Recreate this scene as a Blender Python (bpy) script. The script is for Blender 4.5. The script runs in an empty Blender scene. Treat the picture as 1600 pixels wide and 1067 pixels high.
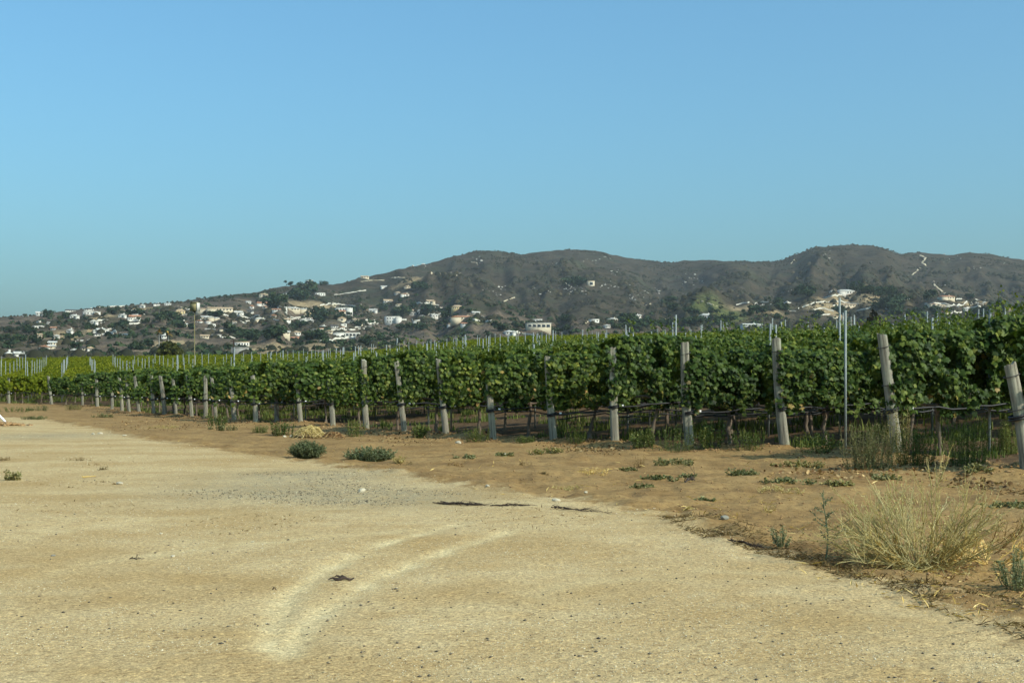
import bpy, math, random
import numpy as np
from mathutils import Vector

random.seed(7)
rng = np.random.default_rng(7)
R = math.radians
scene = bpy.context.scene
col = scene.collection

# ------------------------------------------------------------------ camera, light, exposure
EYE = 1.1            # camera height (m)
FPX = 2200.0         # focal length in pixels of the 1600 px wide photograph
HZN = 617.0          # row of the level horizon in the photograph
cam_data = bpy.data.cameras.new('camera')
cam = bpy.data.objects.new('camera', cam_data); col.objects.link(cam)
cam.location = (0, 0, EYE); cam.rotation_euler = (R(90), 0, 0)
cam_data.sensor_width = 36.0
cam_data.lens = 36.0 * FPX / 1600.0
cam_data.shift_y = (HZN - 533.5) / 1600.0
cam_data.clip_start = 0.1; cam_data.clip_end = 30000
scene.camera = cam

SUN_EL, SUN_AZ = 37.0, -33.0       # azimuth measured from +X towards +Y
world = bpy.data.worlds.new('World'); scene.world = world
world.use_nodes = True
wn = world.node_tree.nodes; wl = world.node_tree.links
bg = wn['Background']
sky_t = wn.new('ShaderNodeTexSky'); sky_t.sky_type = 'NISHITA'
sky_t.sun_disc = False
sky_t.sun_elevation = R(SUN_EL); sky_t.sun_rotation = R(90 - SUN_AZ)
sky_t.altitude = 0; sky_t.air_density = 1.15; sky_t.dust_density = 3.8; sky_t.ozone_density = 6.0
wb = wn.new('ShaderNodeMix'); wb.data_type = 'RGBA'; wb.blend_type = 'MULTIPLY'     # the camera's white balance
wb.inputs['Factor'].default_value = 1.0; wb.inputs[7].default_value = (0.715, 1.035, 1.0, 1)
wl.new(sky_t.outputs[0], wb.inputs[6]); wl.new(wb.outputs[2], bg.inputs['Color'])
bg.inputs['Strength'].default_value = 0.15

sun_d = bpy.data.lights.new('sun', 'SUN'); sun_d.energy = 3.1; sun_d.angle = R(0.5); sun_d.color = (1.0, 0.905, 0.775)
sun = bpy.data.objects.new('sun', sun_d); col.objects.link(sun)
S = Vector((math.cos(R(SUN_EL)) * math.cos(R(SUN_AZ)), math.cos(R(SUN_EL)) * math.sin(R(SUN_AZ)), math.sin(R(SUN_EL))))
sun.rotation_euler = S.to_track_quat('Z', 'Y').to_euler(); sun.location = (40, -20, 60)

vs = scene.view_settings
vs.view_transform = 'Standard'; vs.look = 'None'; vs.exposure = 0.4; vs.gamma = 1.0; vs.use_curve_mapping = False

# ------------------------------------------------------------------ noise
def _hash(ix, iy, seed):
    h = (ix * 374761393 + iy * 668265263 + seed * 1442695041) & 0xffffffff
    h = ((h ^ (h >> 13)) * 1274126177) & 0xffffffff
    return ((h ^ (h >> 16)) & 0xffffff) / float(0xffffff)

def vnoise(x, y, seed=0):
    x = np.asarray(x, dtype=np.float64); y = np.asarray(y, dtype=np.float64)
    ix = np.floor(x).astype(np.int64); iy = np.floor(y).astype(np.int64)
    fx = x - ix; fy = y - iy
    u = fx * fx * fx * (fx * (fx * 6 - 15) + 10); v = fy * fy * fy * (fy * (fy * 6 - 15) + 10)
    a = _hash(ix, iy, seed); b = _hash(ix + 1, iy, seed); c = _hash(ix, iy + 1, seed); d = _hash(ix + 1, iy + 1, seed)
    return (a + (b - a) * u) * (1 - v) + (c + (d - c) * u) * v

def fbm(x, y, octv=4, seed=0, gain=0.5):
    s = 0.0; a = 1.0; n = 0.0
    for i in range(octv):
        s = s + a * (vnoise(x * 2.03 ** i, y * 2.03 ** i, seed + 17 * i) - 0.5); n += a; a *= gain
    return s / n * 2.0            # about -1..1

def ridged(x, y, octv=4, seed=0):
    s = 0.0; a = 1.0; n = 0.0
    for i in range(octv):
        s = s + a * (1 - np.abs(2 * vnoise(x * 2.07 ** i, y * 2.07 ** i, seed + 31 * i) - 1)); n += a; a *= 0.5
    return s / n

def sstep(a, b, x):
    t = np.clip((np.asarray(x, dtype=np.float64) - a) / (b - a), 0, 1)
    return t * t * (3 - 2 * t)

# ------------------------------------------------------------------ terrain
def flat_pt(px, py):
    Y = FPX * EYE / (py - HZN)
    return (px - 800.0) / FPX * Y, Y

POST_PX = [(1602, 128), (1402, 105), (1227, 91), (1079, 86), (961, 80), (866, 76), (771, 73), (697, 68.5), (632, 65), (573, 61),
           (520, 54), (470, 49), (433, 47.5), (399, 48), (366, 46), (337, 44), (321, 42), (299, 39.5), (275, 38), (257, 37.5), (241, 37.2),
           (217, 35), (202, 33.5), (190, 32), (175, 30), (152, 27), (129, 26), (81, 25), (14, 24)]
POSTS = [(((x - 800) / FPX) * FPX * EYE / v, FPX * EYE / v) for x, v in POST_PX]

_rb = [flat_pt(*p) for p in [(-300, 652), (0, 655), (60, 657), (140, 670), (230, 688), (330, 702), (480, 724), (620, 744), (760, 764), (900, 782),
                             (1020, 802), (1130, 845), (1290, 885), (1450, 932), (1530, 968), (1650, 1010)]]
_rbY = np.array([2.0 * 0 - 60.0, 0.0] + [p[1] for p in _rb[::-1]]); _rbX = np.array([4.0, 2.9] + [p[0] for p in _rb[::-1]])

def road_sd(X, Y):
    """metres inside the gravel yard (+) or outside (-)"""
    xb = np.interp(Y, _rbY, _rbX)
    slope = (np.interp(Y + 0.5, _rbY, _rbX) - np.interp(Y - 0.5, _rbY, _rbX))
    d = (xb - X) / np.sqrt(1 + slope ** 2)
    d = np.minimum(d, 70.0 + 0 * X - np.sqrt(X ** 2 + Y ** 2))
    return d

_P = np.array(POSTS)
def head_dist(X, Y):
    """distance to the line of end posts"""
    X = np.asarray(X, dtype=np.float64); Y = np.asarray(Y, dtype=np.float64)
    best = np.full(np.broadcast(X, Y).shape, 1e9)
    pts = np.vstack([[_P[0] + (0.9, -3.0)], _P, [_P[-1] + (-20, 34)]])
    for a, b in zip(pts[:-1], pts[1:]):
        d = b - a; L2 = d @ d
        t = np.clip(((X - a[0]) * d[0] + (Y - a[1]) * d[1]) / L2, 0, 1)
        best = np.minimum(best, np.hypot(X - a[0] - t * d[0], Y - a[1] - t * d[1]))
    return best

_hx = np.array([p[0] for p in POSTS][::-1]); _hy = np.array([p[1] for p in POSTS][::-1])
def in_vine(X, Y):
    """+ beyond the post line (inside the vineyard)"""
    xb = np.interp(Y, np.array([-60, 0] + [p[1] for p in POSTS] + [300.0]), np.array([30, 14] + [p[0] for p in POSTS] + [POSTS[-1][0] - 116]))
    return X - xb

_tr = [[flat_pt(*p) for p in t] for t in ([(418, 1015), (432, 968), (452, 930), (520, 885), (600, 853), (720, 821)],
                                          [(440, 1030), (468, 985), (520, 945), (590, 905), (670, 872), (790, 836)],
                                          [(-40, 930), (130, 885), (330, 855), (560, 838), (700, 826)],
                                          [(-40, 850), (160, 822), (400, 800), (640, 790), (860, 790)],
                                          [(700, 960), (860, 920), (1100, 890), (1330, 905)])]
def tracks(X, Y):
    m = np.zeros(np.broadcast(X, Y).shape)
    for k, t in enumerate(_tr):
        t = np.array(t); w = 0.085 if k < 2 else 0.16; st = (0.8, 0.85, 0.3, 0.3, 0.25)[k]
        best = np.full(m.shape, 1e9)
        for a, b in zip(t[:-1], t[1:]):
            d = b - a; L2 = d @ d
            q = np.clip(((X - a[0]) * d[0] + (Y - a[1]) * d[1]) / L2, 0, 1)
            best = np.minimum(best, np.hypot(X - a[0] - q * d[0], Y - a[1] - q * d[1]))
        m = np.maximum(m, st * np.exp(-(best / w) ** 2) * (0.45 + 0.9 * vnoise(X * 3.1, Y * 3.1, 19)))
    return m

def gravel(X, Y):
    m = 0.0
    for (px, py, rx, ry) in ((430, 768, 190, 20), (610, 778, 150, 16), (70, 683, 110, 6), (480, 745, 160, 10)):
        x0, y0 = flat_pt(px, py); ax = rx / FPX * y0; ay = y0 - flat_pt(px, py + ry)[1]
        m = m + np.exp(-((X - x0) / ax) ** 2 - ((Y - y0) / ay) ** 2)
    return np.clip(m, 0, 1)

def near_relief(X, Y):
    r = np.hypot(X, Y)
    sd = road_sd(X, Y); hd = head_dist(X, Y)
    road = sstep(-0.3, 0.5, sd)
    n1 = fbm(X * 0.35, Y * 0.35, 3, 3); n2 = fbm(X * 2.2, Y * 2.2, 3, 5); n3 = fbm(X * 7, Y * 7, 2, 9)
    dirt = 0.05 * n1 + 0.045 * n2 + 0.022 * n3
    sand = 0.018 * n1 + 0.006 * n2 + 0.002 * n3 - 0.012 * tracks(X, Y)
    z = dirt * (1 - road) + sand * road
    z = z + (1 - road) * 0.09 * np.exp(-(hd / 0.55) ** 2) * (0.9 + 0.9 * n2)
    z = z + 0.03 * np.exp(-((sd + 0.25) / 0.3) ** 2) * (0.6 + n2)
    return z * (1 - sstep(60, 130, r))

RID = np.array([(-1500, 545), (-600, 525), (-200, 505), (0, 495), (50, 492), (100, 487), (150, 482), (200, 478), (250, 474), (300, 470), (350, 461), (400, 457), (430, 449), (470, 443), (500, 444),
    (530, 443), (560, 434), (600, 426), (640, 417), (680, 408), (710, 400), (740, 393), (770, 391), (800, 395), (815, 398), (840, 393), (870, 391), (900, 390), (930, 391), (960, 399),
    (1000, 406), (1050, 410), (1080, 406), (1120, 407), (1180, 408), (1215, 408), (1240, 398), (1270, 387), (1300, 384), (1330, 382), (1360, 384), (1390, 391), (1405, 396), (1440, 394),
    (1480, 397), (1520, 394), (1550, 397), (1580, 403), (1600, 406), (1700, 414), (1850, 432), (2100, 462), (2500, 500), (3200, 540)], dtype=np.float64)
DR = np.array([(-1500, 1500), (0, 1800), (300, 2000), (560, 2500), (750, 3200), (1000, 3500), (1300, 3300), (1600, 3400), (3200, 3000)], dtype=np.float64)
R0 = 850.0
MOUNDS = [(1092, 1700, 46, 150, 17), (1150, 1650, 60, 150, 8), (1328, 1850, 66, 190, 30), (1500, 1700, 60, 150, 13), (1585, 1500, 60, 150, 6), (690, 1500, 60, 120, 9), (520, 1650, 30, 120, 9),
          (250, 1150, 60, 90, 8), (90, 1350, 60, 150, 6), (210, 1400, 70, 130, 7), (560, 1200, 90, 110, 7), (960, 1300, 60, 150, 9)]

def hill_z(X, Y):
    r = np.hypot(X, Y)
    th = np.arctan2(X, np.maximum(Y, -1e9)); c = np.cos(th)
    tn = np.where(c > 0.25, X / np.maximum(Y, 1e-3) * 1.0, np.sign(X) * 4.0)
    u = np.clip(800 + FPX * tn, -3000, 4600)
    yr = np.interp(u, RID[:, 0], RID[:, 1]); dr = np.interp(u, DR[:, 0], DR[:, 1])
    cc = np.maximum(c, 0.55)
    t = np.clip((r - R0) / (dr - R0), 0, 1)
    yp = 556 - (556 - yr) * t ** 0.9 + 9 * (1 - np.clip((r - 330) / (R0 - 330), 0, 1)) ** 1.2
    z = EYE + (HZN - yp) / FPX * r * cc
    zr = EYE + (HZN - yr) / FPX * dr * cc
    back = zr - (r - dr) * 0.16 - 0.00004 * (r - dr) ** 2
    z = np.where(r > dr, np.maximum(back, 10.0), z)
    env = np.sin(np.pi * np.clip(t, 0, 1)) ** 0.8 * np.clip((554 - yr) / 130, 0.12, 1.1)
    wu = u + 26 * fbm(u / 70, r / 500, 2, 71)
    gul = ridged(wu / 95, r / 1500 + 3, 4, 41) - 0.55
    n = 74 * gul + 16 * fbm(X / 160, Y / 160, 4, 51)
    z = z + env * n * np.clip(r / 2600, 0.12, 1.0)
    for (mu, md, su, sd_, a) in MOUNDS:
        z = z + a * np.exp(-((u - mu) / su) ** 2 - ((r - md) / sd_) ** 2)
    z = z + 2.2 * fbm(X / 22, Y / 22, 3, 61) * sstep(420, 1400, r)
    return z

def base_z(X, Y):
    q = np.clip(in_vine(X, Y), 0, 400)
    rise = np.where(q < 46, 0.058 * (q - 2.0 * (1 - np.exp(-q / 2.0))), 0.058 * 44 + 0.030 * (q - 46))
    rise = 7.5 * np.tanh(rise / 7.5) * (0.35 + 0.65 * sstep(-32, 4, X))
    return 0.04 * 22 * np.logaddexp(0, (Y - 108) / 22.0) + rise * (1 - sstep(200, 380, np.hypot(X, Y)))

def ground_z(X, Y):
    X = np.asarray(X, dtype=np.float64); Y = np.asarray(Y, dtype=np.float64)
    r = np.hypot(X, Y)
    w = sstep(300, 460, r)
    zb = np.where(r < 470, base_z(X, np.minimum(Y, 470)), 0)
    zn = near_relief(X, Y) if np.any(r < 131) else 0.0
    zh = hill_z(X, Y) if np.any(r > 299) else 0.0
    return (zb + zn) * (1 - w) + zh * w

def gz(x, y): return float(ground_z(np.array([x]), np.array([y]))[0])

_ts = np.concatenate([np.linspace(4, 60, 560), np.linspace(60.2, 400, 700), np.linspace(401, 5000, 4600)])
def hit(px, py):
    """where the line of sight through photo pixel (px, py) meets the terrain"""
    X = (px - 800) / FPX * _ts; Z = EYE + (HZN - py) / FPX * _ts
    g = ground_z(X, _ts)
    i = np.argmax(g >= Z)
    if g[i] < Z[i]: i = int(np.argmin(np.where(_ts > 1000, Z - g, 1e9)))
    return Vector((float(X[i]), float(_ts[i]), float(g[i])))

# ------------------------------------------------------------------ materials
def new_mat(name):
    m = bpy.data.materials.new(name); m.use_nodes = True
    nt = m.node_tree; b = nt.nodes['Principled BSDF']
    return m, nt, b

def N(nt, t, **kw):
    n = nt.nodes.new(t)
    for k, v in kw.items(): setattr(n, k, v)
    return n

def noise(nt, vec, scale, detail=3, rough=0.55):
    n = N(nt, 'ShaderNodeTexNoise'); n.inputs['Scale'].default_value = scale; n.inputs['Detail'].default_value = detail; n.inputs['Roughness'].default_value = rough
    if vec is not None: nt.links.new(vec, n.inputs['Vector'])
    return n.outputs['Fac']

def ramp(nt, fac, stops, interp='LINEAR'):
    n = N(nt, 'ShaderNodeValToRGB'); cr = n.color_ramp; cr.interpolation = interp
    while len(cr.elements) < len(stops): cr.elements.new(0.5)
    for e, (p, c) in zip(cr.elements, stops):
        e.position = p; e.color = (*c, 1) if len(c) == 3 else c
    nt.links.new(fac, n.inputs['Fac'])
    return n.outputs['Color']

def mixc(nt, fac, a, b, blend='MIX'):
    n = N(nt, 'ShaderNodeMix', data_type='RGBA', blend_type=blend)
    for sock, v in ((n.inputs['Factor'], fac), (n.inputs[6], a), (n.inputs[7], b)):
        if isinstance(v, (int, float)): sock.default_value = v
        elif isinstance(v, tuple): sock.default_value = (*v, 1) if len(v) == 3 else v
        else: nt.links.new(v, sock)
    return n.outputs[2]

def math_n(nt, op, a, b=0.0, clamp=False):
    n = N(nt, 'ShaderNodeMath', operation=op); n.use_clamp = clamp
    for s, v in zip(n.inputs, (a, b)):
        if isinstance(v, (int, float)): s.default_value = v
        else: nt.links.new(v, s)
    return n.outputs[0]

def attr(nt, name):
    n = N(nt, 'ShaderNodeAttribute'); n.attribute_name = name
    return n.outputs['Fac']

def bump(nt, b, h, strength, dist):
    n = N(nt, 'ShaderNodeBump'); n.inputs['Strength'].default_value = strength; n.inputs['Distance'].default_value = dist
    nt.links.new(h, n.inputs['Height']); nt.links.new(n.outputs['Normal'], b.inputs['Normal'])

def geo_pos(nt): return N(nt, 'ShaderNodeNewGeometry').outputs['Position']
def obj_pos(nt): return N(nt, 'ShaderNodeTexCoord').outputs['Object']

def simple_mat(name, c, rough=0.8, var=0.15, scale=3.0, metal=0.0):
    m, nt, b = new_mat(name)
    f = noise(nt, obj_pos(nt), scale, 4)
    lo = tuple(x * (1 - var) for x in c); hi = tuple(min(1, x * (1 + var)) for x in c)
    nt.links.new(ramp(nt, f, [(0.3, lo), (0.7, hi)]), b.inputs['Base Color'])
    b.inputs['Roughness'].default_value = rough; b.inputs['Metallic'].default_value = metal
    return m

def ground_mat():
    m, nt, b = new_mat('sandy_soil')
    p = geo_pos(nt)
    big = noise(nt, p, 0.55, 4); mid = noise(nt, p, 3.5, 4); fine = noise(nt, p, 30, 4, 0.75); fine2 = noise(nt, p, 90, 3, 0.7)
    sand = ramp(nt, big, [(0.36, (0.415, 0.285, 0.125)), (0.58, (0.525, 0.395, 0.205))])
    sand = mixc(nt, attr(nt, 'track'), sand, (0.66, 0.53, 0.29))
    sand = mixc(nt, ramp(nt, mid, [(0.35, (0, 0, 0)), (0.7, (0.5, 0.5, 0.5))]), sand, (0.42, 0.27, 0.105))
    grv = math_n(nt, 'MULTIPLY', attr(nt, 'gravel'), ramp(nt, noise(nt, p, 7, 4, 0.7), [(0.38, (0.15, 0.15, 0.15)), (0.6, (1, 1, 1))]))
    sand = mixc(nt, grv, sand, (0.33, 0.275, 0.165))
    sand = mixc(nt, 0.75, sand, ramp(nt, fine, [(0.36, (0.42, 0.36, 0.3)), (0.44, (0.93, 0.92, 0.9)), (0.56, (1.0, 1.0, 1.0)), (0.64, (1.5, 1.5, 1.42))]), 'MULTIPLY')
    sand = mixc(nt, 0.75, sand, ramp(nt, fine2, [(0.36, (0.5, 0.46, 0.4)), (0.47, (1, 1, 1)), (0.54, (1, 1, 1)), (0.63, (1.6, 1.6, 1.5))]), 'MULTIPLY')
    dirt = ramp(nt, noise(nt, p, 0.8, 5, 0.6), [(0.35, (0.225, 0.13, 0.045)), (0.6, (0.33, 0.207, 0.078))])
    dirt = mixc(nt, 0.7, dirt, ramp(nt, noise(nt, p, 13, 5, 0.75), [(0.38, (0.5, 0.46, 0.4)), (0.48, (0.95, 0.95, 0.95)), (0.56, (1, 1, 1)), (0.66, (1.35, 1.35, 1.3))]), 'MULTIPLY')
    soil = ramp(nt, noise(nt, p, 5, 5, 0.65), [(0.35, (0.06, 0.037, 0.018)), (0.65, (0.145, 0.09, 0.045))])  # soil between the rows, its colour darkened to deepen the vines' shade
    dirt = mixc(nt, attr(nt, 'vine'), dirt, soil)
    e = math_n(nt, 'ADD', attr(nt, 'road'), math_n(nt, 'MULTIPLY', math_n(nt, 'SUBTRACT', noise(nt, p, 1.6, 5, 0.65), 0.5), 1.1))
    e = math_n(nt, 'ADD', e, math_n(nt, 'MULTIPLY', math_n(nt, 'SUBTRACT', noise(nt, p, 14, 3, 0.65), 0.5), 0.5))
    mask = ramp(nt, e, [(0.36, (0, 0, 0)), (0.62, (1, 1, 1))])
    c = mixc(nt, mask, dirt, sand)
    nt.links.new(c, b.inputs['Base Color'])
    b.inputs['Roughness'].default_value = 0.95; b.inputs['Specular IOR Level'].default_value = 0.15
    h = math_n(nt, 'ADD', math_n(nt, 'MULTIPLY', noise(nt, p, 9, 5, 0.7), 1.0), math_n(nt, 'MULTIPLY', fine, 0.5))
    bump(nt, b, h, 0.7, 0.03)
    return m

def hill_mat():
    m, nt, b = new_mat('chaparral_hillside')
    p = geo_pos(nt)
    big = noise(nt, p, 0.0045, 5, 0.6); mid = noise(nt, p, 0.022, 5, 0.65); fine = noise(nt, p, 0.14, 3, 0.7)
    low = attr(nt, 'low')
    brush = ramp(nt, mid, [(0.36, (0.034, 0.030, 0.019)), (0.52, (0.056, 0.046, 0.030)), (0.68, (0.082, 0.064, 0.042))])
    earth = ramp(nt, mid, [(0.33, (0.07, 0.06, 0.038)), (0.52, (0.115, 0.086, 0.060)), (0.7, (0.19, 0.145, 0.092))])
    k = math_n(nt, 'ADD', low, math_n(nt, 'MULTIPLY', math_n(nt, 'SUBTRACT', big, 0.5), 1.6))
    c = mixc(nt, ramp(nt, k, [(0.4, (0, 0, 0)), (0.62, (1, 1, 1))]), brush, earth)
    c = mixc(nt, ramp(nt, noise(nt, p, 0.012, 4, 0.6), [(0.52, (0, 0, 0)), (0.66, (0.6, 0.6, 0.6))]), c, (0.045, 0.055, 0.028))
    c = mixc(nt, attr(nt, 'lawn'), c, ramp(nt, fine, [(0.3, (0.075, 0.09, 0.026)), (0.7, (0.125, 0.132, 0.045))]))
    c = mixc(nt, attr(nt, 'dry'), c, ramp(nt, fine, [(0.3, (0.25, 0.18, 0.095)), (0.7, (0.36, 0.27, 0.15))]))
    c = mixc(nt, 0.85, c, ramp(nt, fine, [(0.3, (0.6, 0.6, 0.6)), (0.5, (1, 1, 1)), (0.75, (1.3, 1.27, 1.22))]), 'MULTIPLY')
    nt.links.new(c, b.inputs['Base Color']); b.inputs['Roughness'].default_value = 1.0; b.inputs['Specular IOR Level'].default_value = 0.05
    bump(nt, b, math_n(nt, 'ADD', fine, math_n(nt, 'MULTIPLY', mid, 3.0)), 0.8, 5.0)
    return m

def leaf_mat(name, stops, trans=0.3, rough=0.5, spec=0.35):
    """leaf colours by the per-leaf attribute rnd, light passes through the blade"""
    m, nt, b = new_mat(name)
    oi = N(nt, 'ShaderNodeObjectInfo').outputs['Random']
    c = ramp(nt, attr(nt, 'rnd'), stops)
    c = mixc(nt, 1.0, c, ramp(nt, oi, [(0, (0.74, 0.80, 0.80)), (0.5, (1.0, 1.0, 1.0)), (1, (1.28, 1.16, 1.0))]), 'MULTIPLY')
    vein = noise(nt, obj_pos(nt), 26, 3)
    c = mixc(nt, 0.45, c, ramp(nt, vein, [(0.3, (0.75, 0.75, 0.75)), (0.7, (1.2, 1.2, 1.2))]), 'MULTIPLY')
    nt.links.new(c, b.inputs['Base Color']); b.inputs['Roughness'].default_value = rough; b.inputs['Specular IOR Level'].default_value = spec
    tr = N(nt, 'ShaderNodeBsdfTranslucent'); mx = N(nt, 'ShaderNodeMixShader'); mx.inputs[0].default_value = trans
    tc = mixc(nt, 1.0, c, (1.25, 1.25, 0.6), 'MULTIPLY'); nt.links.new(tc, tr.inputs['Color'])
    out = nt.nodes['Material Output']
    nt.links.new(b.outputs[0], mx.inputs[1]); nt.links.new(tr.outputs[0], mx.inputs[2]); nt.links.new(mx.outputs[0], out.inputs['Surface'])
    return m

def wood_mat():
    m, nt, b = new_mat('weathered_wood')
    mp = N(nt, 'ShaderNodeMapping'); mp.inputs['Scale'].default_value = (26, 26, 1.4); nt.links.new(obj_pos(nt), mp.inputs['Vector'])
    g = noise(nt, mp.outputs[0], 1.0, 6, 0.65)
    c = ramp(nt, g, [(0.30, (0.065, 0.055, 0.042)), (0.44, (0.19, 0.173, 0.13)), (0.58, (0.28, 0.258, 0.20)), (0.76, (0.40, 0.375, 0.30))])
    blot = noise(nt, obj_pos(nt), 4.5, 4)
    c = mixc(nt, ramp(nt, blot, [(0.5, (0, 0, 0)), (0.72, (0.65, 0.65, 0.65))]), c, (0.32, 0.34, 0.24))
    oi = N(nt, 'ShaderNodeObjectInfo').outputs['Random']
    c = mixc(nt, 0.8, c, ramp(nt, oi, [(0, (0.8, 0.8, 0.78)), (1, (1.15, 1.12, 1.05))]), 'MULTIPLY')
    nt.links.new(c, b.inputs['Base Color']); b.inputs['Roughness'].default_value = 0.9
    bump(nt, b, g, 0.8, 0.012)
    return m

def bark_mat(name, a, c2):
    m, nt, b = new_mat(name)
    mp = N(nt, 'ShaderNodeMapping'); mp.inputs['Scale'].default_value = (30, 30, 7); nt.links.new(obj_pos(nt), mp.inputs['Vector'])
    g = noise(nt, mp.outputs[0], 1.0, 5, 0.7)
    nt.links.new(ramp(nt, g, [(0.3, a), (0.7, c2)]), b.inputs['Base Color']); b.inputs['Roughness'].default_value = 0.95
    bump(nt, b, g, 1.0, 0.02)
    return m

M = {}
M['ground'] = ground_mat(); M['hill'] = hill_mat(); M['wood'] = wood_mat()
_g = [(0.0, (0.020, 0.038, 0.007)), (0.35, (0.052, 0.090, 0.013)), (0.65, (0.10, 0.138, 0.021)), (0.90, (0.19, 0.215, 0.035)), (0.955, (0.21, 0.21, 0.045)), (0.968, (0.36, 0.26, 0.07)), (1.0, (0.42, 0.29, 0.13))]
M['vine_leaf'] = leaf_mat('vine_leaf', _g, 0.28, 0.55, 0.22)
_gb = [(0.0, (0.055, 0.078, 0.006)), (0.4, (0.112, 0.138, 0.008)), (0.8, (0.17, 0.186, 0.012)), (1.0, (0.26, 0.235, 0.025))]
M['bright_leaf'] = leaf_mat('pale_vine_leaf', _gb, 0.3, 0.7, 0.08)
M['weed'] = leaf_mat('weed_leaf', [(0, (0.05, 0.075, 0.016)), (0.6, (0.12, 0.16, 0.035)), (1, (0.26, 0.26, 0.09))], 0.25, 0.7, 0.2)
M['field_weed'] = leaf_mat('field_weed_leaf', [(0, (0.09, 0.095, 0.035)), (0.5, (0.18, 0.185, 0.075)), (0.8, (0.28, 0.26, 0.12)), (1, (0.45, 0.36, 0.17))], 0.2, 0.8, 0.15)
M['saltbush'] = leaf_mat('saltbush_leaf', [(0, (0.08, 0.10, 0.045)), (0.6, (0.18, 0.205, 0.10)), (0.93, (0.27, 0.28, 0.155)), (1, (0.4, 0.33, 0.15))], 0.2, 0.8, 0.15)
M['bluegreen'] = leaf_mat('blue_green_leaf', [(0, (0.10, 0.125, 0.06)), (1, (0.25, 0.275, 0.16))], 0.2, 0.8, 0.15)
M['straw'] = leaf_mat('dry_straw', [(0, (0.28, 0.20, 0.06)), (0.5, (0.54, 0.40, 0.14)), (1, (0.72, 0.58, 0.28))], 0.15, 0.85, 0.2)
M['tangle'] = leaf_mat('olive_dry_tangle', [(0, (0.15, 0.12, 0.03)), (0.5, (0.32, 0.24, 0.07)), (1, (0.50, 0.39, 0.15))], 0.1, 0.85, 0.1)
M['litter'] = leaf_mat('dry_leaf_litter', [(0, (0.08, 0.04, 0.018)), (0.5, (0.20, 0.11, 0.045)), (1, (0.46, 0.33, 0.16))], 0.1, 0.85, 0.2)
M['brown_weed'] = leaf_mat('dead_brown_weed', [(0, (0.09, 0.055, 0.025)), (0.6, (0.19, 0.125, 0.05)), (1, (0.34, 0.25, 0.11))], 0.1, 0.9, 0.1)
M['tree'] = leaf_mat('tree_leaf', [(0, (0.014, 0.03, 0.014)), (0.6, (0.032, 0.055, 0.023)), (1, (0.062, 0.085, 0.035))], 0.12, 0.8, 0.15)
M['olive_tree'] = leaf_mat('olive_tree_leaf', [(0, (0.03, 0.035, 0.008)), (0.6, (0.07, 0.075, 0.018)), (1, (0.12, 0.12, 0.03))], 0.12, 0.8, 0.15)
M['brush'] = leaf_mat('brush_leaf', [(0, (0.018, 0.021, 0.012)), (0.6, (0.038, 0.036, 0.021)), (1, (0.085, 0.07, 0.042))], 0.05, 0.9, 0.1)
M['palm'] = leaf_mat('dead_palm_frond', [(0, (0.12, 0.075, 0.015)), (0.6, (0.24, 0.15, 0.03)), (1, (0.38, 0.25, 0.06))], 0.1, 0.8, 0.1)
M['bark'] = bark_mat('vine_bark', (0.075, 0.052, 0.035), (0.235, 0.185, 0.13))
M['dark_bark'] = bark_mat('dark_bark', (0.02, 0.013, 0.009), (0.085, 0.055, 0.04))
M['metal'] = simple_mat('galvanised_steel', (0.20, 0.225, 0.21), 0.6, 0.15, 6, 0.1)
M['hose'] = simple_mat('black_plastic', (0.012, 0.012, 0.012), 0.5, 0.2, 8)
M['wire'] = simple_mat('rusty_wire', (0.05, 0.042, 0.036), 0.6, 0.2, 8)
M['white_plastic'] = simple_mat('white_plastic', (0.82, 0.82, 0.80), 0.45, 0.05, 5)
M['white'] = simple_mat('white_stucco', (0.56, 0.53, 0.46), 0.9, 0.06, 0.4)
M['cream'] = simple_mat('cream_stucco', (0.50, 0.42, 0.29), 0.9, 0.08, 0.4)
M['yellow'] = simple_mat('yellow_stucco', (0.48, 0.37, 0.18), 0.9, 0.08, 0.4)
M['grey'] = simple_mat('grey_concrete', (0.25, 0.24, 0.21), 0.9, 0.12, 0.4)
M['terracotta'] = simple_mat('terracotta_tile', (0.36, 0.17, 0.09), 0.85, 0.2, 1.0)
M['tan_roof'] = simple_mat('tan_tile', (0.42, 0.30, 0.18), 0.85, 0.15, 1.0)
M['dark_roof'] = simple_mat('dark_shingle', (0.07, 0.065, 0.06), 0.85, 0.2, 1.0)
M['white_roof'] = simple_mat('white_roofing', (0.50, 0.48, 0.42), 0.85, 0.06, 1.0)
M['glass'] = simple_mat('dark_window_glass', (0.02, 0.024, 0.028), 0.12, 0.1, 1.0)
M['wall'] = simple_mat('pale_retaining_wall', (0.52, 0.48, 0.39), 0.9, 0.12, 0.25)
M['track'] = simple_mat('bare_earth', (0.50, 0.41, 0.26), 0.95, 0.15, 0.1)
M['boulder'] = simple_mat('pale_granite', (0.55, 0.51, 0.43), 0.9, 0.18, 0.5)
M['stone'] = simple_mat('pale_stone', (0.46, 0.40, 0.28), 0.9, 0.15, 14)
M['grey_stone'] = simple_mat('grey_stone', (0.20, 0.19, 0.15), 0.9, 0.2, 14)
M['clod'] = simple_mat('dry_soil_clod', (0.30, 0.18, 0.075), 0.95, 0.25, 12)
M['box'] = simple_mat('weathered_yellow_board', (0.26, 0.22, 0.10), 0.85, 0.2, 4)
m, nt, b = new_mat('mixed_pebbles')
nt.links.new(ramp(nt, attr(nt, 'rnd'), [(0, (0.07, 0.06, 0.045)), (0.28, (0.16, 0.135, 0.09)), (0.34, (0.42, 0.33, 0.18)), (0.75, (0.58, 0.48, 0.28)), (1.0, (0.80, 0.72, 0.52))]), b.inputs['Base Color'])
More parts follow.
